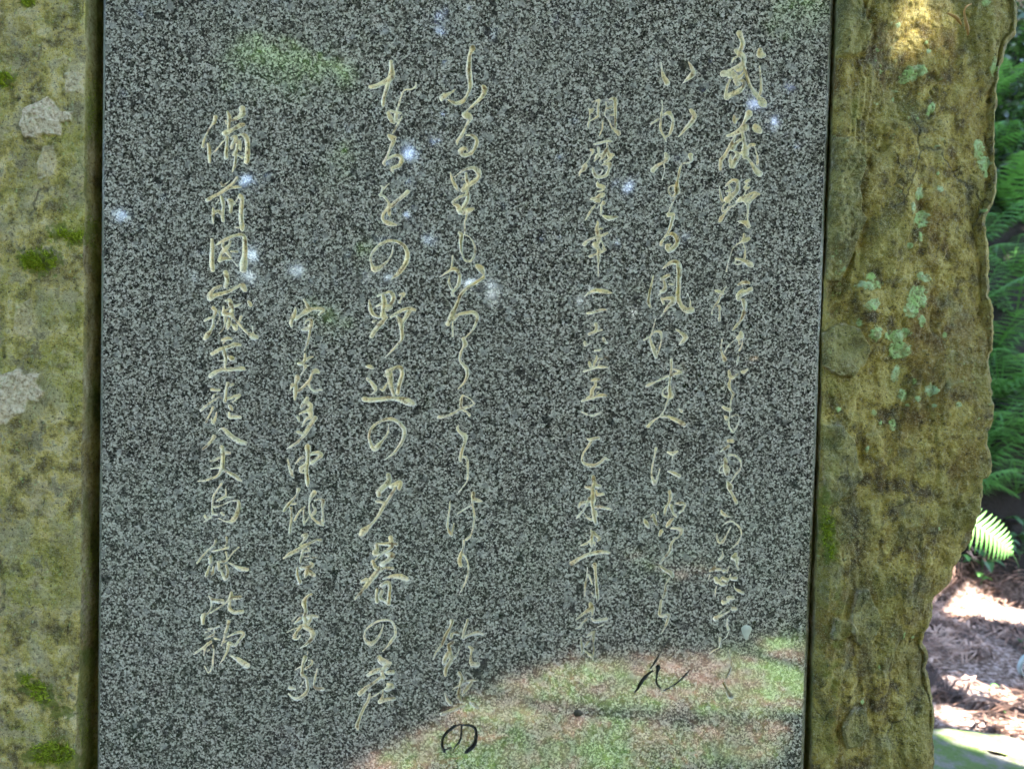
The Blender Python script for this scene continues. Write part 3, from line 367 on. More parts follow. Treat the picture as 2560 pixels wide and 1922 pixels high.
b = NB('pale_residue'); M_WHITE = b.done(b.mix(b.noise(180, 4), (0.62, 0.64, 0.50), (0.42, 0.44, 0.33)), 0.8)
b = NB('dark_speck'); M_SPECK = b.done(b.mix(b.noise(300, 3), (0.02, 0.018, 0.012), (0.07, 0.06, 0.03)), 0.7)
b = NB('pale_bark_strip'); M_STRIP = b.done(b.mix(b.noise(40, 3), (0.55, 0.60, 0.55), (0.36, 0.42, 0.38)), 0.5)
b = NB('mossy_stone'); n = b.noise(12, 5, 0.65)
M_STONE = b.done(b.mix(b.ramp(n, [(0.42, 0.0), (0.56, 1.0)]), b.mix(b.noise(90, 4), (0.09, 0.085, 0.065), (0.22, 0.21, 0.16)), b.mix(b.noise(150, 4), (0.05, 0.09, 0.015), (0.13, 0.19, 0.035))), 0.9, b.bump(b.noise(60, 5, 0.7), 0.8, 0.01))
# ------------------------------------------------------------ ground
def gz(x, y):
    x = np.asarray(x, float); y = np.asarray(y, float)
    z = 0.05*fbm(x*0.7, y*0.7, octv=3, seed=3) + 0.015*fbm(x*5, y*5, octv=3, seed=5)*np.exp(-(x*x+y*y)/80)
    bank = np.maximum(0, y-4.0-0.15*np.sin(x*1.7))*1.6
    bank = 15.0*(1-np.exp(-bank/15.0))
    return z + bank*sstep(-30, -12, x)*(1-sstep(20, 35, x)) - 0.02
gx = np.unique(np.concatenate([np.linspace(-300, -12, 25), np.linspace(-12, 12, 161), np.linspace(12, 300, 25)]))
gy = np.unique(np.concatenate([np.linspace(-300, -12, 25), np.linspace(-12, 12, 161), np.linspace(12, 300, 25)]))
GX, GY = np.meshgrid(gx, gy)
GZ = gz(GX, GY)
def gridfaces(nr, nc):
    i = np.arange(nr*nc).reshape(nr, nc)
    return np.stack([i[:-1, :-1], i[:-1, 1:], i[1:, 1:], i[1:, :-1]], -1).reshape(-1, 4)
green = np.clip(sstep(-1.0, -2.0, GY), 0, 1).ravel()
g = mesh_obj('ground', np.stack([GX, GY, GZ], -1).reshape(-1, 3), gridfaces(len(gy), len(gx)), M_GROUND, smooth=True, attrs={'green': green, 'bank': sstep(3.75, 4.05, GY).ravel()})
tag(g, 'forest floor of brown soil and needles rising in a bank behind the monument', None, kind='structure')

# ------------------------------------------------------------ granite plate and its carving
XL = float(unproj(252, 480)[0]); XR = float(unproj(2062, 700)[0])
xls = [float(unproj(u, v)[0]) for u, v in ((251, 0), (246, 961), (238, 1921))]
xrs = [float(unproj(u, v)[0]) for u, v in ((2089, 0), (2050, 961), (2013, 1921))]
XL = sum(xls)/3; XR = sum(xrs)/3
print('slab x', xls, xrs)
HC = 0.0006; TC = 16; CH = 0.006
X0S = XL+CH; NTX = int(round((XR-CH-X0S)/(HC*TC))); HX = (XR-CH-X0S)/(NTX*TC)
ZB, ZT = 0.74, 2.22
NTZ = int(round((ZT-ZB)/(HC*TC))); HZ = (ZT-ZB)/(NTZ*TC)
nx = NTX*TC+1; nz_ = NTZ*TC+1
sd = np.full((nz_, nx), 1.0, np.float32); cid = np.full((nz_, nx), -1, np.int16)
def catmull(P, k=3):
    if len(P) < 3: return P
    Q = np.vstack([2*P[0]-P[1], P, 2*P[-1]-P[-2]]); out = []
    for i in range(1, len(Q)-2):
        p0, p1, p2, p3 = Q[i-1:i+3]
        for j in range(k):
            t = j/k
            q = 0.5*((2*p1)+(-p0+p2)*t+(2*p0-5*p1+4*p2-p3)*t*t+(-p0+3*p1-3*p2+p3)*t**3)
            out.append(q)
    out.append(P[-1]); return np.array(out)
for ci, (paint, data) in enumerate(CARVED):
    for s in data.split('|'):
        A = np.array(list(map(float, s.split()))).reshape(-1, 3)
        x, z = unproj(A[:, 0]/2, A[:, 1]/2)
        r = np.maximum(A[:, 2]/4*0.5*1.20-0.25, 1.3)*PXM
        P = catmull(np.stack([x, z, r], 1)); P[:, 2] = np.maximum(P[:, 2], 0.5*PXM)
        for a, b_ in zip(P[:-1], P[1:]):
            m = max(a[2], b_[2])+0.004
            i0 = max(0, int((min(a[0], b_[0])-m-X0S)/HX)); i1 = min(nx, int((max(a[0], b_[0])+m-X0S)/HX)+2)
            j0 = max(0, int((min(a[1], b_[1])-m-ZB)/HZ)); j1 = min(nz_, int((max(a[1], b_[1])+m-ZB)/HZ)+2)
            if i1 <= i0 or j1 <= j0: continue
            px = X0S+np.arange(i0, i1)*HX; pz = (ZB+np.arange(j0, j1)*HZ)[:, None]
            dx, dz = b_[0]-a[0], b_[1]-a[1]; L2 = dx*dx+dz*dz+1e-12
            t = np.clip(((px-a[0])*dx+(pz-a[1])*dz)/L2, 0, 1)
            d = np.hypot(px-a[0]-t*dx, pz-a[1]-t*dz)-(a[2]+(b_[2]-a[2])*t)
            sub = sd[j0:j1, i0:i1]; mk = d < sub
            sub[mk] = d[mk]; cid[j0:j1, i0:i1][mk] = ci
PX_, PZ_ = np.meshgrid(X0S+np.arange(nx)*HX, ZB+np.arange(nz_)*HZ)
near = sd < 0.004
sd[near] += (0.00030*vn(PX_[near]*700, PZ_[near]*700, seed=9)+0.00022*vn(PX_[near]*280, PZ_[near]*280, seed=10)).astype(np.float32)
gzs, gxs = np.gradient(sd.astype(np.float64), HZ, HX)
gl = np.hypot(gxs, gzs)+1e-9
snap = np.abs(sd) < 0.62*HC
VX = PX_.copy(); VZ = PZ_.copy()
sh = np.clip(sd/gl, -0.5*HC, 0.5*HC)
VX[snap] -= (sh*gxs/gl)[snap]; VZ[snap] -= (sh*gzs/gl)[snap]
dep = np.where(snap, 0.0, np.clip(-sd, 0, None))
dep = np.minimum(dep*1.7, 0.0032+0.25*dep)
ins = dep > 0
dep[ins] *= 1+0.35*vn(PX_[ins]*450, PZ_[ins]*450, seed=21)
fi = (np.arange(nz_-1)[:, None]*nx+np.arange(nx-1)[None, :])
csd = 0.25*(sd[:-1, :-1]+sd[1:, :-1]+sd[:-1, 1:]+sd[1:, 1:])
# cells next to a stroke are fine, the rest of the face is coarse tiles
tile_min = np.full((NTZ, NTX), 1.0)
for a in range(NTZ):
    blk = sd[a*TC:(a+1)*TC+1]
    for c in range(NTX):
        tile_min[a, c] = blk[:, c*TC:(c+1)*TC+1].min()
fine = tile_min < 1.6*HC
fine_cell = np.repeat(np.repeat(fine, TC, 0), TC, 1)
inside = (csd < 0) & fine_cell
def quads(mask):
    jj, ii = np.nonzero(mask); b0 = jj*nx+ii
    return np.stack([b0, b0+1, b0+nx+1, b0+nx], 1)
VV = np.stack([VX.ravel(), dep.ravel(), VZ.ravel()], 1)
def compress(F, V):
    u, inv = np.unique(F, return_inverse=True)
    return V[u], inv.reshape(F.shape)
Fo = quads(fine_cell & ~inside)
tj, ti = np.nonzero(~fine); b0 = tj*TC*nx+ti*TC
Fc = np.stack([b0, b0+TC, b0+TC*nx+TC, b0+TC*nx], 1)
Vf, Ff = compress(np.vstack([Fo, Fc]), VV)
# chamfer and sides
T = 0.045; n0 = len(Vf)
zz = (ZB, ZT)
ring = [((X0S, 0, ZB), (XL, CH, ZB-CH), (XL, T, ZB-CH)), ((XR-CH, 0, ZB), (XR, CH, ZB-CH), (XR, T, ZB-CH)),
        ((XR-CH, 0, ZT), (XR, CH, ZT+CH), (XR, T, ZT+CH)), ((X0S, 0, ZT), (XL, CH, ZT+CH), (XL, T, ZT+CH))]
EV = [p for q in ring for p in q]; EF = []
for a in range(4):
    c = (a+1) % 4
    for k in (0, 1): EF.append((3*a+k, 3*a+k+1, 3*c+k+1, 3*c+k))
EF.append((2, 5, 8, 11))
root = mesh_obj('granite_plaque', Vf, Ff, M_GRAN)
tag(root, 'dark grey speckled polished granite plate carved with columns of brush writing', 'stone plaque')
edge = mesh_obj('plaque_edge', np.array(EV), np.array(EF), M_GRANE, root)
# every carved character is a groove cut in the plate: a part of its own
cc = cid[:-1, :-1]
for ci, (paint, data) in enumerate(CARVED):
    F = quads(inside & (cc == ci))
    if not len(F): print('no cells', ci); continue
    V, F = compress(F, VV)
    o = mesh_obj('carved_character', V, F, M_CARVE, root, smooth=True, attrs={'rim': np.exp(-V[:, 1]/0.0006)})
    o['paint'] = float(paint)
print('slab faces', len(Ff), 'char', int(inside.sum()))

# pale droppings stain and dark speck stuck to the plate
def blob(name, u, v, ru, rv, mat, h=0.0015, seed=0, tail=None):
    x, z = unproj(u, v); n = 26; V = [(float(x), -h, float(z))]; F = []
    for k, q in enumerate((0.6, 0.88, 1.0)):
        for i in range(n):
            a = 2*math.pi*i/n; rr = q*(1+0.16*float(vn(math.cos(a)*1.7+seed, math.sin(a)*1.7, seed=seed)))
            dx = ru*PXM*math.cos(a)*rr; dz = rv*PXM*math.sin(a)*rr
            if tail and dz < 0: dx *= max(0.25, 1+dz/(rv*PXM)*0.75); dz *= tail
            V.append((float(x)+dx, (-h*(1-q*q) if q < 1 else 0.0001), float(z)+dz))
    for i in range(n): F.append((0, 1+i, 1+(i+1) % n, 1+(i+1) % n))
    Q = [(0, 1+i, 1+(i+1) % n) for i in range(n)]
    for k in (0, 1):
        for i in range(n):
            a, b_, c, d = 1+k*n+i, 1+k*n+(i+1) % n, 1+(k+1)*n+(i+1) % n, 1+(k+1)*n+i
            Q += [(a, d, c), (a, c, b_)]
    return mesh_obj(name, np.array(V), np.array(Q), mat, smooth=True)
tag(blob('pale_stain', 1866, 1572, 13, 12, M_WHITE, seed=3, tail=2.6), 'small whitish dropping stain running down near the lower right of the plaque', 'stain')
tag(blob('dark_speck', 1444, 1782, 11, 9, M_SPECK, 0.003, seed=5), 'small dark bit of bark stuck on the lower middle of the plaque', 'debris')

# ------------------------------------------------------------ the natural rock that holds the plate
def poly_x(pts, z, y=0.0):
    P = np.array(pts, float); x, zz = unproj(P[:, 0], P[:, 1], y); o = np.argsort(zz)
    return np.interp(z, zz[o], x[o])
SIL = [(2050+a/2.373, b/2.373) for a, b in ((1140, 0), (1165, 80), (1172, 150), (1160, 240), (1115, 290), (1105, 340), (1095, 400), (1065, 450), (1068, 520), (1062, 600), (1055, 700), (1055, 900), (1058, 1050), (1055, 1180), (1015, 1270), (1000, 1330), (1003, 1400), (1010, 1550), (1018, 1650))]
SIL += [(2050+a/2.373, 700+b/2.373) for a, b in ((1020, 20), (1022, 100), (1043, 180), (1040, 300), (1020, 420), (1000, 440), (993, 560), (995, 690), (1008, 740), (1003, 820), (965, 890), (960, 960), (978, 1030), (985, 1120), (975, 1145), (940, 1160), (935, 1200), (943, 1260), (930, 1340), (905, 1400), (885, 1450))]
SIL += [(2050+a/2.67, 1300+b/2.67) for a, b in ((990, 80), (950, 170), (890, 270), (880, 330), (850, 400), (770, 470), (750, 510), (745, 600), (715, 700), (705, 790), (740, 850), (720, 950), (750, 1040), (765, 1140), (770, 1280), (755, 1400), (760, 1500), (745, 1661))]
SIL = [(2500, -700), (2560, -350), (2530, -120)] + SIL + [(2330, 2100), (2420, 2500), (2480, 3600)]
INL = [(211, -600), (211, 0), (209, 250), (207, 480), (211, 520), (205, 600), (207, 700), (202, 1000), (200, 1200), (200, 1420), (198, 1560), (193, 1680), (188, 1760), (184, 1922), (180, 3000)]
INR = [(2110, -600), (2096, 0), (2091, 110), (2088, 170), (2083, 290), (2080, 380), (2071, 560), (2066, 690), (2057, 900), (2054, 1000), (2051, 1180), (2046, 1350), (2038, 1500), (2034, 1700), (2030, 1922), (2015, 3000)]
zf = np.arange(0.98, 2.06, 0.00105)
zr = np.concatenate([np.linspace(-0.25, 0.7, 40), [0.7135, 0.715], np.linspace(0.73, 0.978, 60), zf, np.linspace(2.07, 2.24, 30), [2.25, 2.2515], np.linspace(2.27, 2.62, 30)])
nr = len(zr)
xil = poly_x(INL, zr); xir = poly_x(INR, zr); xs = poly_x(SIL, zr, 0.05)-0.0035
xil += 0.0012*fbm(zr*60, 0*zr, octv=3, seed=41); xir += 0.0022*fbm(zr*35, 0*zr+3, octv=4, seed=42)
xs += 0.0022*fbm(zr*23, 0*zr+7, octv=3, seed=43, gain=0.6) + 0.0020*fbm(zr*120, 0*zr+7, octv=3, seed=44, gain=0.6)
rec = ((zr > 0.714) & (zr < 2.251)).astype(float)
DR = 0.042
cols_x, cols_y, cols_n, kinds = [], [], [], []
def addc(x, y, nrm, kind):
    cols_x.append(np.broadcast_to(x, (nr,))); cols_y.append(np.broadcast_to(y, (nr,))); cols_n.append(nrm); kinds.append(kind)
xL = -1.02 + 0.04*fbm(zr*3, 0*zr, octv=3, seed=50)
for t in np.linspace(0, 1, 6)[:-1]: addc(xL+0.1*t*0.2, 0.40-0.30*t, (-1, 0), 'side')
for t in np.linspace(0, 1, 8)[:-1]:
    a = t*math.pi/2; addc(xL+0.1*(1-math.cos(a)), 0.10*(1-math.sin(a)), (-math.cos(a), -math.sin(a)), 'left')
xv0 = -0.665
for t in np.linspace(0, 1, 14)[:-1]: addc(xL+0.1+(xv0-xL-0.1)*t, 0*zr, (0, -1), 'left')
NLF = 125
for t in np.linspace(0, 1, NLF): 
    e = np.exp(-((1-t)*NLF)/1.6)
    addc(xv0+(xil-xv0)*t, 0.0018*e*rec, (0, -1), 'left')
for t in np.linspace(0.06, 1, 22): addc(xil+0.002*t, 0.002+(DR-0.002)*t*rec, (0.9, -0.2), 'wall')
for t in np.linspace(0.02, 0.98, 12): addc(xil+(xir-xil)*t, DR*rec, (0, -1), 'floor')
for t in np.linspace(1, 0.06, 14): addc(xir, 0.002+(DR-0.002)*t*rec, (-0.5, -0.2), 'wallr')
NRF = 170
xe = xs-0.022
for t in np.linspace(0, 1, NRF): addc(xir+(xe-xir)*t, 0.0015*np.exp(-t*NRF/1.6)*rec + 0.020*t**2.2, (0, -1), 'right')
for t in np.linspace(0, 1, 34)[1:]:
    a = t*math.pi/2; addc(xe+0.022*math.sin(a), 0.020+0.035*(1-math.cos(a)), (math.sin(a), -math.cos(a)), 'right')
for t in np.linspace(0, 1, 24)[1:]: addc(xs-0.05*t*t, 0.055+0.345*t, (1, 0), 'right')
for t in np.linspace(0, 1, 10)[1:-1]: addc((xs-0.05)+(xL-xs+0.05)*t, 0*zr+0.40, (0, 1), 'side')
CX = np.stack(cols_x, 1); CY = np.stack(cols_y, 1); CZ = np.repeat(zr[:, None], CX.shape[1], 1)
NX = np.array([k[0] for k in cols_n], float); NY = np.array([k[1] for k in cols_n], float)
kinds = np.array(kinds)
isR = np.isin(kinds, ['right']); isL = np.isin(kinds, ['left', 'side']); isW = np.isin(kinds, ['wall', 'floor', 'wallr'])
# relief
def projpx(x, y, z):
    dx = x-CAMP[0]; dy = y-CAMP[1]; dz = z-CAMP[2]
    w_ = dx*FW[0]+dy*FW[1]+dz*FW[2]
    return 1280+F_PX*(dx*RT[0]+dy*RT[1]+dz*RT[2])/w_, 961-F_PX*(dx*UP[0]+dy*UP[1]+dz*UP[2])/w_
PU, PV = projpx(CX, CY, CZ)
wu = PU+7*fbm(PU/26, PV/26, octv=4, seed=61, gain=0.6); wv = PV+7*fbm(PU/26+9, PV/26, octv=4, seed=62, gain=0.6)
def polymask(pts, soft=3.0):
    """signed distance style mask of a polygon given in photo pixels, edges warped"""
    P = np.array(pts, float); x0, y0 = P.min(0)-25; x1, y1 = P.max(0)+25
    sel = (wu > x0) & (wu < x1) & (wv > y0) & (wv < y1); out = np.zeros_like(wu)
    if not sel.any(): return out
    u = wu[sel]; v = wv[sel]; ins = np.zeros(u.shape, bool); dmin = np.full(u.shape, 1e9)
    for (ax, ay), (bx, by) in zip(P, np.roll(P, -1, 0)):
        c = ((ay > v) != (by > v)) & (u < (bx-ax)*(v-ay)/(by-ay+1e-9)+ax); ins ^= c
        t = np.clip(((u-ax)*(bx-ax)+(v-ay)*(by-ay))/((bx-ax)**2+(by-ay)**2+1e-9), 0, 1)
        dmin = np.minimum(dmin, np.hypot(u-ax-t*(bx-ax), v-ay-t*(by-ay)))
    s = np.where(ins, -dmin, dmin); out[sel] = sstep(soft, -soft, s); return out
def ell(u, v, ru, rv, ang=0.0, soft=0.35, ww=1.0):
    a = math.radians(ang); du = PU+(wu-PU)*ww-u; dv = PV+(wv-PV)*ww-v
    p = (du*math.cos(a)+dv*math.sin(a))/ru; q = (-du*math.sin(a)+dv*math.cos(a))/rv
    return sstep(1+soft, 1-soft, np.hypot(p, q))
def c4(*p): return [(2050+a/2.373, b/2.373) for a, b in p]
def c5(*p): return [(2050+a/2.373, 700+b/2.373) for a, b in p]
def c6(*p): return [(2050+a/2.67, 1300+b/2.67) for a, b in p]
rimf = np.zeros_like(PU); flake = np.zeros_like(PU); relief = np.zeros_like(PU)
FL = [(c4((95, -60), (240, -20), (255, 60), (290, 180), (300, 240), (270, 300), (180, 340), (90, 330)), 0.0050),
      (c4((70, 830), (190, 815), (260, 860), (270, 960), (240, 1120), (270, 1250), (290, 1300), (220, 1480), (150, 1661), (30, 1661), (50, 1200)), 0.0055),
      (c5((20, 330), (130, 250), (250, 290), (310, 400), (290, 500), (200, 570), (100, 560), (20, 500)), 0.0040),
      (c6((230, 470), (320, 460), (370, 600), (400, 670), (340, 790), (250, 830), (190, 700), (210, 560)), 0.0045),
      (c6((140, 1380), (220, 1250), (310, 1260), (330, 1400), (270, 1500), (190, 1520)), 0.0050),
      (c5((20, 860), (150, 870), (250, 980), (270, 1180), (170, 1290), (20, 1330)), 0.0035),
      (c6((60, 640), (190, 660), (240, 740), (130, 790), (50, 760)), 0.0045)]
for pts, h in FL:
    m = polymask(pts, 2.2); flake = np.maximum(flake, m*0.9); relief += h*m*(1+0.35*fbm(CX*60, CZ*50, octv=3, seed=96)); rimf = np.maximum(rimf, 0.45*(4*m*(1-m))*sstep(-0.3, 0.3, fbm(PU/30, PV/30, octv=2, seed=97)))
# long vertical ridge with a scalloped lower lip on the right block
relief += 0.0060*sstep(0.0, 0.25, fbm(CX*7+3, CZ*3.2, octv=4, seed=70))*isR
q = fbm(CX*11, CZ*5, octv=3, seed=72)*2.2; qi = np.floor(q*2.5)
relief += (0.0028*(qi+sstep(0.55, 1.0, q*2.5-qi)))*isR
relief += isR*(0.0035*fbm(CX*28, CY*28, CZ*17, 4, 73) + 0.0022*fbm(CX*90, CY*90, CZ*70, 3, 74, 0.6))
relief += isL*(0.0026*fbm(CX*12, CY*12, CZ*10, 4, 75) + 0.0016*fbm(CX*70, CY*70, CZ*60, 3, 76, 0.6))
relief += 0.0009*fbm(CX*330, CY*330, CZ*330, 2, 77)
pits = sstep(0.42, 0.62, fbm(CX*60+5, CZ*45, octv=3, seed=78)); relief -= 0.0016*pits*(isR | isL)
relief = np.where(isR[None, :], relief*1.35-0.004, relief); relief *= np.where(NX > 0.25, 0.45, 1.0)[None, :]
relief[:, isW] = (0.0016*fbm(CX*60, CY*60, CZ*40, 4, 79, 0.6))[:, isW]
# keep the lips by the plate crisp
lipw = np.minimum(1, np.minimum(np.abs(CX-xil[:, None]), np.abs(CX-xir[:, None]))/0.010); relief *= np.where(isW[None, :], 1, 0.25+0.75*lipw)
# tan chips on the left block
chip = rimf.copy()
def c7(*p): return [(a/2.373, b/2.373) for a, b in p]
for pts, h, amt in ((c7((150, 640), (290, 580), (345, 640), (365, 660), (440, 670), (430, 720), (375, 725), (360, 800), (265, 800), (225, 830), (150, 820), (125, 740)), 0.0035, 1.0),
                    (c7((385, 440), (430, 420), (500, 450), (500, 550), (390, 555)), 0.0012, 0.55),
                    (c7((260, 880), (320, 870), (350, 960), (320, 1050), (230, 1060), (215, 960)), 0.001, 0.45),
                    ([(0, 935), (28, 930), (44, 918), (60, 938), (98, 930), (90, 958), (114, 978), (96, 1002), (72, 998), (62, 1030), (30, 1044), (18, 1062), (0, 1058)], 0.0035, 0.9),
                    ([(40, 760), (80, 745), (92, 800), (70, 850), (35, 830)], 0.001, 0.35)):
    m = polymask(pts, 2.0); chip = np.maximum(chip, m*amt); relief += h*m*(1+0.9*fbm(CX*110, CZ*110, octv=4, seed=89, gain=0.65))
chip = np.maximum(chip, np.where(isW[None, :], 0.12+0.3*sstep(-0.2, 0.4, fbm(CZ*30, CY*90, octv=3, seed=99)), 0))
lich = np.zeros_like(PU)
LC = [(2280, 186, 16, 10, -20), (2298, 172, 22, 15, -25), (2318, 168, 12, 11, 0), (2341, 261, 7, 12, 20), (2335, 272, 8, 7, 0), (2461, 367, 12, 22, 0), (2475, 405, 12, 18, 0), (2492, 164, 8, 18, 0), (2309, 478, 11, 14, 0), (2291, 518, 8, 12, 0), (2317, 543, 15, 20, 0), (2287, 611, 7, 8, 0), (2325, 692, 13, 9, 0), (2313, 685, 9, 8, 0), (2183, 691, 12, 8, 0), (2253, 57, 5, 5, 0), (2337, 116, 6, 6, 0), (2330, 95, 4, 4, 0), (2471, 3, 9, 7, 0), (2355, 428, 4, 5, 0), (2361, 468, 7, 7, 0), (2313, 590, 5, 10, 0), (2473, 522, 6, 5, 0), (2480, 430, 5, 9, 0), (2251, 238, 4, 4, 0), (2306, 289, 3, 3, 0), (2200, 121, 4, 4, 0),
      (2183, 712, 26, 11, 0), (2188, 760, 17, 12, -30), (2305, 742, 25, 24, 0), (2286, 774, 15, 17, 0), (2315, 800, 9, 14, 0), (2195, 834, 11, 16, 10), (2227, 837, 8, 8, 0), (2258, 836, 24, 14, -15), (2260, 876, 21, 20, 0), (2256, 936, 9, 18, 0), (2298, 953, 5, 6, 0), (2334, 975, 11, 12, 0), (2270, 990, 8, 12, 0), (2302, 995, 7, 8, 0), (2098, 1025, 6, 6, 0), (2197, 1033, 6, 6, 0), (2216, 1058, 4, 5, 0), (2243, 1062, 7, 12, 0), (2374, 837, 4, 6, 0), (2340, 1014, 4, 4, 0), (2395, 1011, 5, 5, 0), (2280, 1013, 4, 4, 0), (2157, 807, 5, 10, 0), (2181, 1127, 4, 7, 0), (2345, 1320, 3, 4, 0), (2262, 1588, 3, 9, 0), (2290, 1597, 4, 4, 0), (2196, 1666, 3, 4, 0), (2159, 1757, 4, 5, 0), (2246, 1070, 5, 6, 0)]
for (u, v, a, b_, an) in LC: lich = np.maximum(lich, ell(u, v, a*1.15, b_*1.15, an, 0.55, 0.6))
lich = sstep(0.42, 0.58, lich+0.55*fbm(PU/7.5, PV/7.5, octv=3, seed=95, gain=0.7)*(lich > 0.02))
sp2 = sstep(0.50, 0.62, fbm(PU/9, PV/9, octv=3, seed=80, gain=0.6))*sstep(0.15, 0.5, fbm(PU/130+4, PV/170, octv=2, seed=81)); lich = np.maximum(lich, 0.7*sp2*isR)
sp3 = sstep(0.60, 0.66, fbm(PU/7, PV/7+90, octv=2, seed=86)); lich = np.maximum(lich, 0.5*sp3*isL)
lich *= 1-0.55*sstep(0.0, 0.5, fbm(PU/8, PV/8, octv=2, seed=82))
relief += 0.0010*lich
moss = np.zeros_like(PU)
MOSS = [(101, 653, 44, 26), (13, 202, 24, 17), (70, 8, 16, 9), (150, 582, 26, 16), (190, 600, 18, 12), (60, 1690, 16, 10), (90, 1718, 30, 16), (118, 1745, 26, 16), (160, 1780, 28, 14), (130, 1880, 44, 26), (172, 1900, 30, 30), (75, 1895, 16, 14), (226, 585, 12, 30), (220, 1640, 12, 30), (220, 1900, 14, 26), (2062, 1290, 16, 60), (2062, 1350, 18, 40)]
for (u, v, a, b_) in MOSS: moss = np.maximum(moss, ell(u, v, a*1.3, b_*1.3, 0, 0.9, 1.6))
moss = 0.8*sstep(0.45, 0.75, moss+0.7*fbm(PU/10, PV/10, octv=3, seed=98, gain=0.7)*(moss > 0.01))
moss = np.maximum(moss, 0.5*ell(190, 420, 30, 90, 0, 0.8)*sstep(-0.2, 0.4, fbm(PU/20, PV/20, octv=3, seed=83)))
moss = np.maximum(moss, 0.65*ell(2075, 1560, 26, 400, 0, 0.8)*sstep(-0.1, 0.5, fbm(PU/24, PV/24, octv=3, seed=84)))
moss = np.maximum(moss, 0.5*ell(2135, 280, 20, 40, 0, 0.8))
moss = np.maximum(moss, np.where(isW[None, :], 0.55*sstep(-0.1, 0.4, fbm(CZ*14, CY*40, octv=4, seed=85)), 0))
dark = np.zeros_like(PU)
for (u, v, a, b_, k) in ((2130, 1320, 30, 90, .8), (2150, 1440, 40, 60, .5), (2340, 1330, 20, 24, .6), (2262, 1340, 34, 26, .6), (2165, 1640, 20, 50, .8), (2280, 1655, 34, 50, .4), (2215, 70, 36, 26, .6), (2225, 215, 60, 40, .3), (2450, 455, 22, 60, .0), (2440, 470, 8, 30, .8), (2110, 620, 30, 50, .35), (85, 185, 14, 8, .8), (30, 90, 40, 60, .25), (190, 20, 12, 30, .6), (120, 1560, 60, 20, .3), (2155, 1340, 22, 60, .7), (2390, 1160, 22, 60, .0), (2190, 430, 60, 50, .3)):
    dark = np.maximum(dark, k*ell(u, v, a, b_, 0, 0.7))
dark = np.maximum(dark, 0.5*pits)
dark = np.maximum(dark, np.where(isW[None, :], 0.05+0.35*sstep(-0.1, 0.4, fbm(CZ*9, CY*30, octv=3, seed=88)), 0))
dark = np.maximum(dark, np.where(isW[None, :], 1.0*ell(207, 1512, 14, 26, 0, 0.2), 0))  # darkness of a hole in the joint, painted onto the wall
edge_t = sstep(0.075, 0.015, xs[:, None]-CX)*isR
och = 0.75*edge_t*(0.6+0.4*fbm(CX*30, CZ*12, octv=3, seed=87))
och = np.maximum(och, 0.7*ell(170, 1430, 20, 150, 0, 0.7)*isL)
nl = np.hypot(NX, NY); NXn = NX/nl; NYn = NY/nl
V = np.stack([CX+NXn*relief, CY+NYn*relief, CZ], -1)
nc = CX.shape[1]; idx = np.arange(nr*nc).reshape(nr, nc); idw = np.concatenate([idx, idx[:, :1]], 1)
F = np.stack([idw[:-1, :-1], idw[:-1, 1:], idw[1:, 1:], idw[1:, :-1]], -1).reshape(-1, 4)
Vr = V.reshape(-1, 3); ctop = len(Vr)
Vr = np.vstack([Vr, [[0.1, 0.2, 2.70]]])
top = idw[-1]
ct = np.stack([top[:-1], top[1:], np.full(nc, ctop), np.full(nc, ctop)], 1)
att = {'side': np.repeat(np.where(np.isin(kinds, ['right', 'wallr']), 1.0, np.where(kinds == 'floor', 0.8, np.where(kinds == 'wall', 0.9, 0.0)))[None, :], nr, 0), 'lichen': lich, 'moss': moss*0.9, 'chip': chip, 'flake': flake, 'dark': dark, 'ochre': och}
att = {k: np.append(np.asarray(v, float).ravel(), 0) for k, v in att.items()}
# top cap as triangles joined by a second mesh pass
import bmesh
rock = mesh_obj('rock_monument', Vr, F, M_ROCK, smooth=True, attrs=att)
bm = bmesh.new(); bm.from_mesh(rock.data); bm.verts.ensure_lookup_table()
for a, b_ in zip(top[:-1], top[1:]): bm.faces.new((bm.verts[int(a)], bm.verts[int(b_)], bm.verts[ctop]))
bm.to_mesh(rock.data); bm.free()
tag(rock, 'tall rough olive brown standing rock with lichen and moss framing the granite plate', 'rock')
print('rock faces', len(F))

# ------------------------------------------------------------ moss tufts (real blades) growing on the rock
def blades(n, pos, length, width, mat, name, nrm=(0, -1, 0), spread=0.9, droop=0.0):
    p = pos(n); n = len(p)
    d = np.array(nrm)+spread*rng.normal(size=(n, 3))*0.6+np.array([0, 0, 0.35]); d /= np.linalg.norm(d, axis=1)[:, None]
    L = length*rng.uniform(0.5, 1.2, n)[:, None]
    s = np.cross(d, rng.normal(size=(n, 3))); s /= np.linalg.norm(s, axis=1)[:, None]
    tip = p+d*L; tip[:, 2] -= droop*L[:, 0]
    V = np.stack([p-s*width, p+s*width, tip], 1).reshape(-1, 3)
    return V, np.arange(3*n).reshape(-1, 3)
def surf_at(u, v, kinds_ok):
    cols = np.nonzero(kinds_ok)[0]
    out = []
    for uu, vv in zip(u, v):
        x, z = unproj(uu, vv)
        r = np.searchsorted(zr, z); r = min(max(r, 0), nr-1)
        c = cols[np.argmin(np.abs(PU[r, cols]-uu))]
        out.append(V_rock[r, c])
    return np.array(out)
V_rock = V
grp = 'moss clumps on the rock'
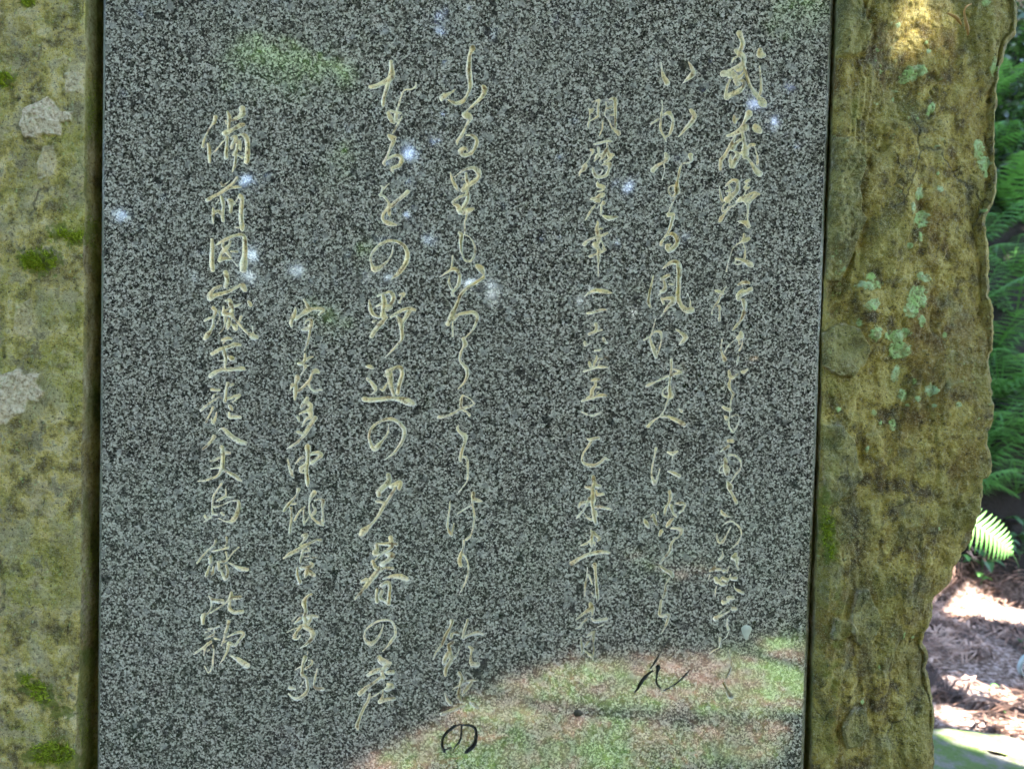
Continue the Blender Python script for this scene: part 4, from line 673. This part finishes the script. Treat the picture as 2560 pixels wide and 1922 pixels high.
MT = [((101, 653), (44, 24), 900, 'bright green moss clump on the left rock face beside the upper left carving'),
      ((13, 202), (20, 15), 260, 'small moss clump at the left edge above the tan chip'),
      ((70, 8), (14, 8), 140, 'tiny moss tuft at the top of the left rock'),
      ((170, 592), (40, 12), 420, 'thin strip of moss leading to the gap left of the plaque'),
      ((92, 1722), (34, 26), 520, 'slanting moss clump low on the left rock face'),
      ((135, 1885), (54, 26), 800, 'wide moss clump at the bottom of the left rock'),
      ((2064, 1330), (10, 60), 300, 'dark moss beside the right edge of the plaque')]
for k, (c, r, n, lab) in enumerate(MT):
    a = rng.uniform(0, 2*math.pi, n); q = np.sqrt(rng.uniform(0, 1, n))
    u = c[0]+r[0]*q*np.cos(a)+4*rng.normal(size=n); v = c[1]+r[1]*q*np.sin(a)+4*rng.normal(size=n)
    if 'slanting' in lab: v += (u-c[0])*0.75
    if 'thin strip' in lab: v += 4*np.sin(u/9)
    keep = fbm(u/8, v/8, octv=2, seed=90+k) > -0.05+0.0*u; u, v = u[keep], v[keep]
    P = surf_at(u, v, np.isin(kinds, ['left', 'right']))
    Vm, Fm = blades(len(P), lambda n_: P, 0.0085, 0.0009, M_MOSS, 'moss')
    tag(mesh_obj('moss', Vm, Fm, M_MOSS), lab, 'moss', group=grp, kind='stuff')
# moss in the left gap
n = 700; zz_ = rng.uniform(0.99, 1.98, n*3); dn = fbm(zz_*14, zz_*0+3, octv=3, seed=91) > 0.12; zz_ = zz_[dn][:n]
xx = np.interp(zz_, zr, xil)+0.003; yy = rng.uniform(0.004, 0.05, len(zz_))
P = np.stack([xx, yy, zz_], 1); Vm, Fm = blades(len(P), lambda n_: P, 0.005, 0.0005, M_MOSS, 'moss', nrm=(0.8, -0.5, 0))
tag(mesh_obj('moss', Vm, Fm, M_MOSS), 'dark moss growing in the deep gap left of the plaque', 'moss', group=grp, kind='stuff')

# ------------------------------------------------------------ dry curled scales stuck on the rock, upper right
def curl(name, pts, w_, mat, y0, bulge=0.006):
    P = np.array(pts, float); n = 14
    t = np.linspace(0, 1, len(P)); tt = np.linspace(0, 1, n)
    u = np.interp(tt, t, P[:, 0]); v = np.interp(tt, t, P[:, 1]); wd = np.interp(tt, t, w_)*PXM
    V = []; F = []
    x, z = unproj(u, v)
    for i in range(n):
        j = min(i+1, n-1); k = max(i-1, 0); dx, dz = x[j]-x[k], z[j]-z[k]; l = math.hypot(dx, dz)+1e-9; sx, sz = -dz/l, dx/l
        y = y0-bulge*math.sin(math.pi*tt[i])-0.002
        for a, yy_ in ((-1, 0.0), (0, -0.0022), (1, 0.0), (0, 0.0006)):
            V.append((x[i]+sx*wd[i]*a*0.5, y+yy_, z[i]+sz*wd[i]*a*0.5))
    for i in range(n-1):
        for a in range(4): F.append((4*i+a, 4*i+(a+1) % 4, 4*i+4+(a+1) % 4, 4*i+4+a))
    return mesh_obj(name, np.array(V), np.array(F), mat, smooth=True)
t1 = curl('dry_scale', [(2366, 36), (2374, 47), (2386, 56), (2400, 64)], (5, 9, 10, 5), M_DRY, 0.0)
tag(t1, 'short curled brown dry scale on the upper right rock, left of its pair', 'dry leaf')
t2 = curl('dry_scale', [(2425, 13), (2408, 22), (2400, 38), (2404, 60), (2412, 76), (2418, 91)], (3, 4, 5, 8, 10, 4), M_DRY, 0.0)
tag(t2, 'long curled brown dry scale on the upper right rock, touching the short one', 'dry leaf')

# ------------------------------------------------------------ forest
mir = np.array([0.0, D, 1.5])       # the lens mirrored in the polished face
def refl_dir(u, v):
    a = (u-1280)/F_PX; b_ = -(v-961)/F_PX
    d = FW+a*RT+b_*UP; d = d*np.array([1, -1, 1]); return d/np.linalg.norm(d)
# narrow openings in the foliage through which the sky shows
SKYH = [(1105, 81, 16), (1024, 387, 15), (746, 677, 14), (628, 640, 17), (614, 448, 12), (622, 690, 12), (1226, 715, 8), (1232, 738, 9), (1222, 762, 9), (1285, 476, 10), (1274, 577, 10), (1885, 260, 16), (1937, 302, 12), (1070, 602, 12), (1447, 752, 9), (1172, 705, 12), (1000, 590, 8), (1570, 470, 8), (300, 540, 10), (1300, 480, 6)]
sky_lines = [(mir, refl_dir(u, v), r/F_PX*0.62, 99.0) for u, v, r in SKYH]
GLINT = [(640, 170, 60), (720, 190, 50), (830, 200, 50), (820, 440, 34), (850, 400, 30), (835, 820, 34), (790, 790, 26), (905, 640, 26), (2010, 30, 40), (1960, 60, 30)]
sky_lines += [(mir, refl_dir(u, v), r/F_PX, 10.9) for u, v, r in GLINT]
# sun openings: (target point, radius)
def on_ground(u, v):
    a = (u-1280)/F_PX; b_ = -(v-961)/F_PX; d = FW+a*RT+b_*UP
    ts = np.arange(1.5, 12, 0.01); P = CAMP+d*ts[:, None]; hit = np.nonzero(P[:, 2] < gz(P[:, 0], P[:, 1]))[0]
    return P[hit[0]] if len(hit) else P[-1]
def on_mirror_ground(u, v):
    d = refl_dir(u, v); t = (mir[2]-0.0)/max(0.1, -d[2]); return mir+d*t
SUNT = []
for u, v, r in ((2314, 16, .030),):
    x_, z_ = unproj(u, v); SUNT.append((np.array([x_, 0.0, z_]), r))
for u, v, r in ((2400, 1500, .11), (2500, 1530, .13), (2560, 1545, .14), (2350, 1520, .10), (2440, 1520, .09)): SUNT.append((on_ground(u, v), r))
for u, v, r in ((2400, 1790, .04), (2500, 1740, .06), (2550, 1830, .04), (2380, 1700, .02)): SUNT.append((on_ground(u, v), r))
for u, v, r in ((2350, 1880, .04), (2440, 1900, .05), (2540, 1915, .04)): SUNT.append((on_ground(u, v), r))
SUNT.append((CAMP+((FW+(2440-1280)/F_PX*RT-(1310-961)/F_PX*UP)*3.4), 0.15))        # the bright fern
for u, v, r in ((1420, 1700, .11), (1620, 1690, .13), (1740, 1720, .14), (1900, 1690, .10), (1980, 1720, .12), (1520, 1720, .16), (1340, 1760, .14), (1280, 1720, .08), (1050, 1860, .08), (950, 1900, .08), (1150, 1820, .10), (1700, 1730, .12), (1560, 1800, .12), (1220, 1860, .12), (1850, 1780, .10), (1100, 1890, .10), (1960, 1820, .08), (1420, 1880, .14), (1750, 1860, .10), (1640, 1900, .08), (1180, 1760, .06), (1880, 1700, .08), (1900, 1880, .08)): SUNT.append((on_mirror_ground(u, v), r))
for u, v, r in GLINT: SUNT.append((mir+refl_dir(u, v)*11.2, r/F_PX*11.2))
for u, v, r in ((1980, 1600, .12), (1860, 1625, .10), (1700, 1640, .10), (1560, 1650, .10), (1440, 1655, .08), (1330, 1690, .08), (1930, 1660, .12), (1780, 1660, .08)): SUNT.append((on_mirror_ground(u, v), r))
SUNT = [(np.asarray(p, float), r+(0.02 if (r > 0.035 and p[2] < 1.2) else 0.0)) for p, r in SUNT]; ROCKSPOT = SUNT[0][0]
def gate(P, d0, L):
    keep = np.ones(len(P), bool)
    for t, r in SUNT:
        for f in (-0.5, -0.25, 0, 0.25, 0.5):
            q = P+d0*L*f-t; s = q@SUN; d = np.linalg.norm(q-s[:, None]*SUN, axis=1)
            keep &= ~((d < r+0.03*(1-abs(f))) & (s > 0.25))
    for o_, d_, r, smax in sky_lines:
        for f in (-0.5, -0.25, 0, 0.25, 0.5):
            q = P+d0*L*f-o_; s = q@d_; d = np.linalg.norm(q-s[:, None]*d_, axis=1)
            keep &= ~((d < r*s+0.03*(1-abs(f))) & (s > 0) & (s < smax))
    # nothing grows between the lens and what it looks at
    keep &= ~((np.abs(P[:, 0]) < 2.0) & (P[:, 1] > -2.2) & (P[:, 1] < 0.5) & (P[:, 2] < 3.2))
    return keep
def sprays(P, size, flat=0.5):
    """leaf sprays: bent pointed blades of two quads each"""
    n = len(P)
    d = rng.normal(size=(n, 3)); d[:, 2] = d[:, 2]*flat-0.25; d /= np.linalg.norm(d, axis=1)[:, None]
    L = size*rng.uniform(0.6, 1.25, n)[:, None]
    k_ = gate(P, d, L); P, d, L = P[k_], d[k_], L[k_]; n = len(P)
    s = np.cross(d, rng.normal(size=(n, 3))*np.array([0.4, 0.4, 1])); s /= np.linalg.norm(s, axis=1)[:, None]
    W = L*0.24
    up = np.cross(s, d)
    A = P-d*L*0.5; B = P+up*L*0.08; C = P+d*L*0.5-up*L*0.05
    V = np.stack([A, B-s*W, B+s*W, C], 1).reshape(-1, 3)
    k = np.arange(n)*4
    F = np.concatenate([np.stack([k, k+1, k+2], 1), np.stack([k+1, k+3, k+2], 1)])
    return V, F
def ellipsoid(n, c, r):
    p = rng.normal(size=(n, 3)); p /= np.linalg.norm(p, axis=1)[:, None]
    p *= (rng.uniform(0.15, 1, n)**0.45)[:, None]
    P = np.array(c)+p*np.array(r)
    return P[vn(P[:, 0]*0.9, P[:, 1]*0.9, P[:, 2]*0.9, seed=int(c[0]*7)+200) > -0.45]
def limb(pts, rad, mat, name, parent, n=9):
    V = []; F = []; m = len(pts)
    P = np.array(pts, float)
    for i in range(m):
        t = P[min(i+1, m-1)]-P[max(i-1, 0)]; t /= np.linalg.norm(t)
        a = np.cross(t, [0.3, 1, 0.1]); a /= np.linalg.norm(a); b2 = np.cross(t, a)
        for k in range(n):
            q = 2*math.pi*k/n; rr = rad[i]*(1+0.10*math.sin(3*q+i))
            V.append(P[i]+a*math.cos(q)*rr+b2*math.sin(q)*rr)
    for i in range(m-1):
        for k in range(n): F.append((i*n+k, i*n+(k+1) % n, (i+1)*n+(k+1) % n, (i+1)*n+k))
    return mesh_obj(name, np.array(V), np.array(F), mat, parent, smooth=True)
TREES = [((-3.4, -3.6), 7.6, (2.9, 2.6, 2.2), 'dark leafy tree behind the photographer to the left'),
         ((2.9, -4.6), 7.8, (2.9, 2.8, 2.3), 'dark leafy tree behind the photographer to the right'),
         ((-3.2, 2.6), 7.4, (3.0, 2.8, 2.2), 'dark leafy tree standing left behind the monument'),
         ((0.3, 4.2), 8.2, (3.0, 2.8, 2.4), 'dark leafy tree straight behind the monument'),
         ((4.7, -0.4), 7.4, (3.0, 3.0, 2.2), 'dark leafy tree to the right of the monument'),
         ((6.4, 2.2), 8.0, (3.0, 2.9, 2.3), 'dark leafy tree at the foot of the fern bank'),
         ((0.2, -7.2), 7.9, (3.2, 2.8, 2.6), 'dark leafy tree facing the plaque from far'),
         ((-6.2, -0.6), 7.6, (2.9, 3.0, 2.3), 'dark leafy tree well left of the monument'),
         ((6.0, -5.8), 8.4, (3.0, 3.0, 2.6), 'dark leafy tree far right behind the photographer'),
         ((-6.3, -6.2), 8.4, (3.0, 3.0, 2.6), 'dark leafy tree far left behind the photographer')]
# crown clumps added out of view to keep sun off the monument and ground
SHADE_CROWNS = {0: [(-0.9, -2.4, 6.3)], 1: [(1.2, -2.6, 6.1), (1.6, -5.0, 5.6), (2.3, -3.7, 7.6), (1.9, -3.3, 6.6), (2.6, -6.4, 7.3)], 4: [(2.6, -0.8, 6.0), (3.6, 0.6, 5.8)], 3: [(0.4, 1.6, 6.6)], 5: [(3.4, 3.4, 6.0), (5.0, 1.2, 7.2), (4.4, 4.2, 7.0), (7.4, 4.6, 9.0)], 6: [(0, -5.5, 6.0)], 8: [(3.6, -8.2, 7.4), (1.8, -7.6, 7.6), (5.0, -8.8, 7.8)]}
for k, ((tx, ty), zc, rr, lab) in enumerate(TREES):
    g0 = float(gz(tx, ty)); t = empty('leafy_tree', (0, 0, 0)); tag(t, lab, 'tree', group='trees around the clearing')
    lean = rng.normal(size=2)*0.25
    top_ = np.array([tx+lean[0], ty+lean[1], zc+0.8])
    limb([(tx, ty, g0-0.2), (tx+lean[0]*0.2, ty+lean[1]*0.2, g0+1.5), (tx+lean[0]*0.6, ty+lean[1]*0.6, zc-1.6), top_], (0.26, 0.19, 0.14, 0.05), M_BARK, 'trunk', t, 12)
    cs = [((tx+lean[0], ty+lean[1], zc), rr, 8200)]
    for e in SHADE_CROWNS.get(k, []):
        cs.append((e, (2.0, 2.0, 1.2), 5200))
        limb([(tx+lean[0]*0.5, ty+lean[1]*0.5, zc-2.0), ((tx+e[0])/2, (ty+e[1])/2, zc-1.4), e], (0.09, 0.06, 0.02), M_BARK, 'branch', t, 7)
    for j in range(5):
        a = j*1.3+k; e = (tx+math.cos(a)*rr[0]*0.7, ty+math.sin(a)*rr[1]*0.7, zc+0.3*math.sin(j*2.1))
        limb([(tx+lean[0]*0.6, ty+lean[1]*0.6, zc-1.5), ((tx+e[0])/2, (ty+e[1])/2, zc-0.7), e], (0.07, 0.045, 0.015), M_BARK, 'branch', t, 6)
    P = np.concatenate([ellipsoid(n_, c_, r_) for c_, r_, n_ in cs])
    V_, F_ = sprays(P, 0.30)
    mesh_obj('crown', V_, F_, M_LEAF, t)
# leaf clumps added out of view to give green glints in the plate
clump = [[], []]
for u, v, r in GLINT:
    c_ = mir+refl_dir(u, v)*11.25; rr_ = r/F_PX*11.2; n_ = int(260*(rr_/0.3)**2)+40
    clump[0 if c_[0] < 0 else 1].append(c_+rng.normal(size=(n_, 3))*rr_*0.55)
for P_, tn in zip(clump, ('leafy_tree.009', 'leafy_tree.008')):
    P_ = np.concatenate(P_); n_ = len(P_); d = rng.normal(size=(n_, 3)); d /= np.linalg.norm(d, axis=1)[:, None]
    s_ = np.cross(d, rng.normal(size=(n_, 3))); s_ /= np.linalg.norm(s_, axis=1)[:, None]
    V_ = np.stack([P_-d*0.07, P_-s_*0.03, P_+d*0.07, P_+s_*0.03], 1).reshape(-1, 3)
    mesh_obj('glint_foliage', V_, np.arange(4*n_).reshape(-1, 4), M_CLUMP, bpy.data.objects[tn])
# far wood that closes the view the polished stone mirrors
n = 95000
P = np.stack([rng.uniform(-9, 9, n), rng.uniform(-12.5, -9.2, n), rng.uniform(0, 8.6, n)], 1)
V_, F_ = sprays(P, 0.34)
n = 16000
P = np.stack([rng.uniform(9.0, 12, n), rng.uniform(-9, 3, n), rng.uniform(0, 4.5, n)], 1); V2, F2 = sprays(P, 0.34)
P = np.stack([rng.uniform(-12, -9.0, n), rng.uniform(-9, 3, n), rng.uniform(0, 4.5, n)], 1); V3, F3 = sprays(P, 0.34)
Vw = np.vstack([V_, V2, V3]); Fw = np.vstack([F_, F2+len(V_), F3+len(V_)+len(V2)])
tag(mesh_obj('far_wood', Vw, Fw, M_LEAF), 'dark mass of woodland foliage closing the clearing', 'woodland', kind='stuff')

# bushes on the bank behind, right
n = 60000
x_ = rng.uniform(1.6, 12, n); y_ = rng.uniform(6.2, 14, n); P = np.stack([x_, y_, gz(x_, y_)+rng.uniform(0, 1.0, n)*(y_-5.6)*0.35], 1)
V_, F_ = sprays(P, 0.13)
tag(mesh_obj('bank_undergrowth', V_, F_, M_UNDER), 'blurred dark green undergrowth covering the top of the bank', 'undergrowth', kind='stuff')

# ------------------------------------------------------------ ferns
def frond_mesh(L=0.7, arch=0.45, wid=0.17, n=30, seed=1, mat=None):
    r = random.Random(seed); V = []; F = []
    def pt(t):
        x = L*t*(1-0.12*t); z = arch*L*(math.sin(t*math.pi*0.62))-0.28*L*t*t*t; return x, z
    prev = None
    for i in range(n+1):
        t = i/n; x, z = pt(t); w0 = 0.004*(1-t)+0.001
        V += [(x, -w0, z), (x, w0, z)]
        if i: a = len(V)-4; F.append((a, a+1, a+3, a+2))
    for i in range(2, n):
        t = i/n; x, z = pt(t); x2, z2 = pt(t+0.02)
        ln = wid*math.sin(min(1, t*1.25+0.12)*math.pi)**0.75*(1-0.25*t)
        if ln < 0.008: continue
        for s in (-1, 1):
            dx = ln*(0.42+0.05*r.random()); dy = s*ln; dz = -ln*0.22-0.02*ln*r.random()
            w_ = L/n*0.30
            b0 = len(V); m = 3
            for k in range(m+1):
                q = k/m; ww = w_*(1-q**1.6)+0.0008
                V += [(x+dx*q-ww, dy*q, z+dz*q*q), (x+dx*q, dy*q, z+dz*q*q+ww*0.25), (x+dx*q+ww, dy*q, z+dz*q*q)]
            for k in range(m):
                a = b0+3*k; F += [(a, a+1, a+4, a+3), (a+1, a+2, a+5, a+4)]
    me = bpy.data.meshes.new('frond'); me.from_pydata(V, [], F); me.materials.append(mat); return me
FM = [frond_mesh(0.75, 0.42, 0.19, 19, 1, M_FERN), frond_mesh(0.62, 0.55, 0.17, 17, 2, M_FERN), frond_mesh(0.80, 0.30, 0.20, 20, 3, M_FERN)]
FB = [frond_mesh(0.62, 0.10, 0.14, 22, 4, M_FERNB)]
def fern(x, y, label, k=7, sc=1.0, ms=FM, a0=None, spread=2*math.pi, grp='ferns on the bank', z=None):
    o = empty('fern', (x, y, (float(gz(x, y)) if z is None else z)-0.01)); tag(o, label, 'fern', group=grp)
    for i in range(k):
        f = bpy.data.objects.new('frond', ms[(i+int(x*10)) % len(ms)]); COL.objects.link(f); f.parent = o
        a = (a0 or 0)+(i/k-0.5 if a0 is not None else i/k)*spread+random.uniform(-.25, .25)
        f.rotation_euler = (random.uniform(-.2, .2), random.uniform(-0.45, 0.1), a); s = sc*random.uniform(0.8, 1.15); f.scale = (s, s, s)
    return o
FERNS = [(485, 2.95, 4.9), (800, 3.2, 5.1), (1100, 3.0, 4.6), (1000, 3.5, 4.9)]
def bank_pt(u, v, ymin=4.0):
    a = (u-1280)/F_PX; b_ = -(v-961)/F_PX; d = FW+a*RT+b_*UP
    for t in np.arange(1.5, 14, 0.03):
        p = CAMP+d*t
        if p[2] < float(gz(p[0], p[1])): return p
    return CAMP+d*9
FP = [((2500, 250), 0.8, 'fern highest on the bank beside the notch in the rock outline'),
      ((2560, 330), 0.9, 'dark fern at the frame edge near the top right corner'),
      ((2480, 520), 0.95, 'fern beside the straight upper rock edge, left of the two upper ferns'),
      ((2560, 560), 1.0, 'dark fern cut by the right frame edge, upper one'),
      ((2450, 760), 0.9, 'dark arching fern touching the rock edge where it steps inward'),
      ((2540, 800), 0.95, 'dark fern at the frame edge above the bare shaded rock of the bank'),
      ((2560, 1060), 1.1, 'large fern in the middle of the bank at the right frame edge'),
      ((2470, 1120), 1.0, 'fern whose fronds touch the middle of the rock outline'),
      ((2540, 1240), 0.9, 'lowest large fern at the frame edge above the dark hollow'),
      ((2410, 420), 0.8, 'fern half hidden by the upper rock edge'),
      ((2420, 1240), 0.7, 'fern just behind the bulge of the rock above the bright frond')]
for (u, v), s_, lab in FP:
    p = bank_pt(u, v); fern(p[0], p[1], lab, 9, s_*(1.25 if v < 900 else 1.1))
for u, v, s_ in ((2440, 300, 1.1), (2540, 160, 1.1), (2490, 400, 1.1), (2570, 460, 1.1), (2440, 620, 1.1), (2530, 680, 1.2), (2480, 900, 1.1), (2570, 930, 1.2), (2430, 1010, 1.0), (2500, 1000, 1.2), (2600, 1130, 1.2), (2440, 1180, 1.0)):
    p = bank_pt(u, v); fern(p[0], p[1], 'shaded fern among the others on the dark bank behind the rock', 8, s_, grp='shaded ferns on the dark bank')
# bright sunlit fern hanging out just behind the rock
o = empty('fern', (2.02, 2.75, 0.50)); tag(o, 'bright yellow green sunlit fern frond drooping behind the lower rock edge', 'fern', group='ferns on the bank')
def ray_pt(u, v, dist):
    a = (u-1280)/F_PX; b_ = -(v-961)/F_PX; d = FW+a*RT+b_*UP
    return CAMP+d*(dist/d[1])
p0 = ray_pt(2370, 1270, 3.3); o.location = p0
for i, (az, s, tilt) in enumerate(((-0.10, 0.85, 0.60), (0.9, 0.5, 0.35), (2.2, 0.5, 0.2), (3.4, 0.5, 0.2))):
    f = bpy.data.objects.new('frond', FB[0]); COL.objects.link(f); f.parent = o
    f.rotation_euler = (1.15 if i == 0 else 0.2, tilt, az); f.scale = (s, s, s)
gnd = float(gz(p0[0], p0[1]))
st_ = limb([(-0.5, 0.1, gnd-p0[2]-0.02), (-0.18, 0.04, (gnd-p0[2])*0.35), (0, 0, 0)], (0.012, 0.009, 0.006), M_FERNB, 'stem', o, 6)

# broad leaved seedlings
def leaf_mesh(L=0.09, W=0.045):
    V = []; F = []; n = 6
    for i in range(n+1):
        t = i/n; w_ = W*math.sin(math.pi*min(1, t*1.02))**0.8+0.0005; z = 0.25*L*math.sin(t*math.pi)
        V += [(L*t, -w_*0.5, z+0.012*L*8*w_/W), (L*t, 0, z), (L*t, w_*0.5, z+0.012*L*8*w_/W)]
    for i in range(n): F += [(3*i, 3*i+1, 3*i+4, 3*i+3), (3*i+1, 3*i+2, 3*i+5, 3*i+4)]
    me = bpy.data.meshes.new('leaf'); me.from_pydata(V, [], F); me.materials.append(M_BROAD); return me
LM = leaf_mesh()
b = NB('fresh_leaf_green'); 
M_FRESH = leaf_mat('fresh_leaf', (0.10, 0.30, 0.06), (0.18, 0.42, 0.12), 0.35, 8)
LM2 = LM.copy(); LM2.materials.clear(); LM2.materials.append(M_FRESH)
def seedling(u, v, n, s, label, me=LM, h=0.05):
    p = on_ground(u, v); o = empty('seedling', (p[0], p[1], float(gz(p[0], p[1])))); tag(o, label, 'plant', group='small plants on the forest floor')
    for i in range(n):
        a = i*2.4+u; f = bpy.data.objects.new('leaf', me); COL.objects.link(f); f.parent = o
        f.location = (0, 0, h*(0.6+0.4*math.sin(i*1.9))); f.rotation_euler = (0, random.uniform(-.3, .3), a); f.scale = (s, s, s)
    limb([(0, 0, -0.01), (0.003, 0, h*0.5), (0, 0, h)], (0.003, 0.002, 0.0015), M_BROAD, 'stem', o, 5)
seedling(2473, 1735, 3, 0.5, 'single small bright green seedling on the pink needle litter', LM2, 0.03)
seedling(2556, 1622, 2, 0.8, 'green seedling at the right frame edge above the pale bark curl', LM2, 0.03)
seedling(2512, 1795, 2, 0.3, 'tiny seedling low in the needle litter near the frame edge', LM2, 0.02)
seedling(2452, 1462, 3, 0.9, 'small pale leaf plant just above the white sunlit litter', LM2, 0.05)
seedling(2455, 1430, 5, 1.5, 'dark broad leaved plant on the shaded floor below the bright fern', LM, 0.10)
seedling(2500, 1395, 6, 1.3, 'broad leaved plant under the drooping fern tip', LM, 0.16)
seedling(2556, 1370, 7, 1.5, 'dark leafy plant cut by the right frame edge beside the fern', LM, 0.16)
seedling(2548, 1400, 4, 1.0, 'low green plant at the frame edge on the dark soil', LM, 0.06)
seedling(2398, 1405, 5, 0.9, 'green leaves showing just beside the lower rock outline', LM2, 0.10)

# pale curl of bark standing on the litter
p = on_ground(2572, 1690); n = 22; V_ = []; F_ = []
for i in range(n):
    a = math.radians(60+250*i/(n-1)); R_ = 0.062
    for rr, yy in ((R_, -0.012), (R_, 0.012), (R_-0.006, 0.012), (R_-0.006, -0.012)): V_.append((rr*math.cos(a), yy, rr*math.sin(a)))
for i in range(n-1):
    for k in range(4): F_.append((4*i+k, 4*i+(k+1) % 4, 4*i+4+(k+1) % 4, 4*i+4+k))
o = mesh_obj('bark_curl', np.array(V_), np.array(F_), M_STRIP, smooth=True); o.location = (p[0], p[1], p[2]+0.055); o.rotation_euler = (0.1, 0, 0.25)
tag(o, 'pale curled strip of bark lying on the litter at the right frame edge', 'bark strip')

# flat mossy stone at the lower right
p = on_ground(2440, 1895)
u_ = np.linspace(0, 2*math.pi, 49)[:-1]; V_ = []; rows = 12
for j in range(rows):
    ph = j/(rows-1)*math.pi/2
    for a in u_:
        r0 = 1+0.16*math.sin(2*a+1)+0.08*math.sin(5*a)
        V_.append((0.50*r0*math.sin(ph+0.02)**0.7*math.cos(a), 0.30*r0*math.sin(ph+0.02)**0.7*math.sin(a), 0.10*math.cos(ph)**0.6))
V_ = np.array(V_); V_[:, 2] += 0.018*fbm(V_[:, 0]*9, V_[:, 1]*9, octv=4, seed=301)
i_ = np.arange(rows*48).reshape(rows, 48); iw = np.concatenate([i_, i_[:, :1]], 1)
F_ = np.stack([iw[:-1, :-1], iw[1:, :-1], iw[1:, 1:], iw[:-1, 1:]], -1).reshape(-1, 4)
o = mesh_obj('mossy_stone', V_, F_, M_STONE, smooth=True); o.location = (p[0]-0.02, p[1]-0.14, float(gz(p[0], p[1]))-0.01); o.rotation_euler = (0, 0.05, -0.25)
tag(o, 'flat half buried mossy stone at the bottom right behind the rock', 'stone')

# needle and twig litter: real strips
def litter(n, xr, yr, L, W, mat, seed):
    x = rng.uniform(*xr, n); y = rng.uniform(*yr, n); cl = vn(x*2.2, y*2.2, seed=seed)
    k = cl > -0.5; x, y = x[k], y[k]; n = len(x)
    base = vn(x*3.0, y*3.0, seed=seed+1)*1.6; a = base+rng.normal(size=n)*0.6
    l = L*rng.uniform(0.4, 1.3, n); z = gz(x, y)+rng.uniform(0.0, 0.035, n)
    d = np.stack([np.cos(a), np.sin(a), rng.normal(size=n)*0.22], 1); s = np.stack([-np.sin(a), np.cos(a), 0*a], 1)
    P = np.stack([x, y, z], 1); Wd = W*rng.uniform(0.5, 1.3, n)[:, None]; bow = np.array([0, 0, 1])*(l*0.10)[:, None]
    A = P-d*l[:, None]*0.5; C = P+d*l[:, None]*0.5
    V = np.stack([A-s*Wd*0.4, A+s*Wd*0.4, P+bow-s*Wd, P+bow+s*Wd, C-s*Wd*0.3, C+s*Wd*0.3], 1).reshape(-1, 3); k = np.arange(n)*6
    return V, np.concatenate([np.stack([k, k+2, k+3, k+1], 1), np.stack([k+2, k+4, k+5, k+3], 1)])
V_, F_ = litter(11000, (1.2, 4.6), (1.4, 4.1), 0.20, 0.0060, M_LITTER, 310)
tag(mesh_obj('needle_litter', V_, F_, M_LITTER), 'pinkish brown dead conifer needles and sprays covering the floor right of the monument', 'litter', kind='stuff')
V_, F_ = litter(14000, (-2.5, 3.2), (-4.2, -1.2), 0.10, 0.004, M_LITTER, 320)
tag(mesh_obj('needle_litter', V_, F_, M_LITTER), 'dead needles on the ground in front of the monument', 'litter', kind='stuff')
# short grass and moss in front of the monument, seen in the polished face
n = 45000; x_ = rng.uniform(-2.6, 3.2, n); y_ = rng.uniform(-4.4, -1.3, n); k = fbm(x_*1.6, y_*1.6, octv=3, seed=330) > 0.02; x_, y_ = x_[k], y_[k]
P = np.stack([x_, y_, gz(x_, y_)], 1); V_, F_ = blades(len(P), lambda n_: P, 0.06, 0.005, M_FERNB, 'g', nrm=(0, 0, 1), spread=0.7)
M_GRASS = leaf_mat('grass_green', (0.20, 0.42, 0.10), (0.30, 0.50, 0.18), 0.3, 4)
tag(mesh_obj('grass', V_, F_, M_GRASS), 'short green grass in front of the monument', 'grass', kind='stuff')
print('total faces', sum(len(o.data.polygons) for o in bpy.data.objects if o.type == 'MESH'))
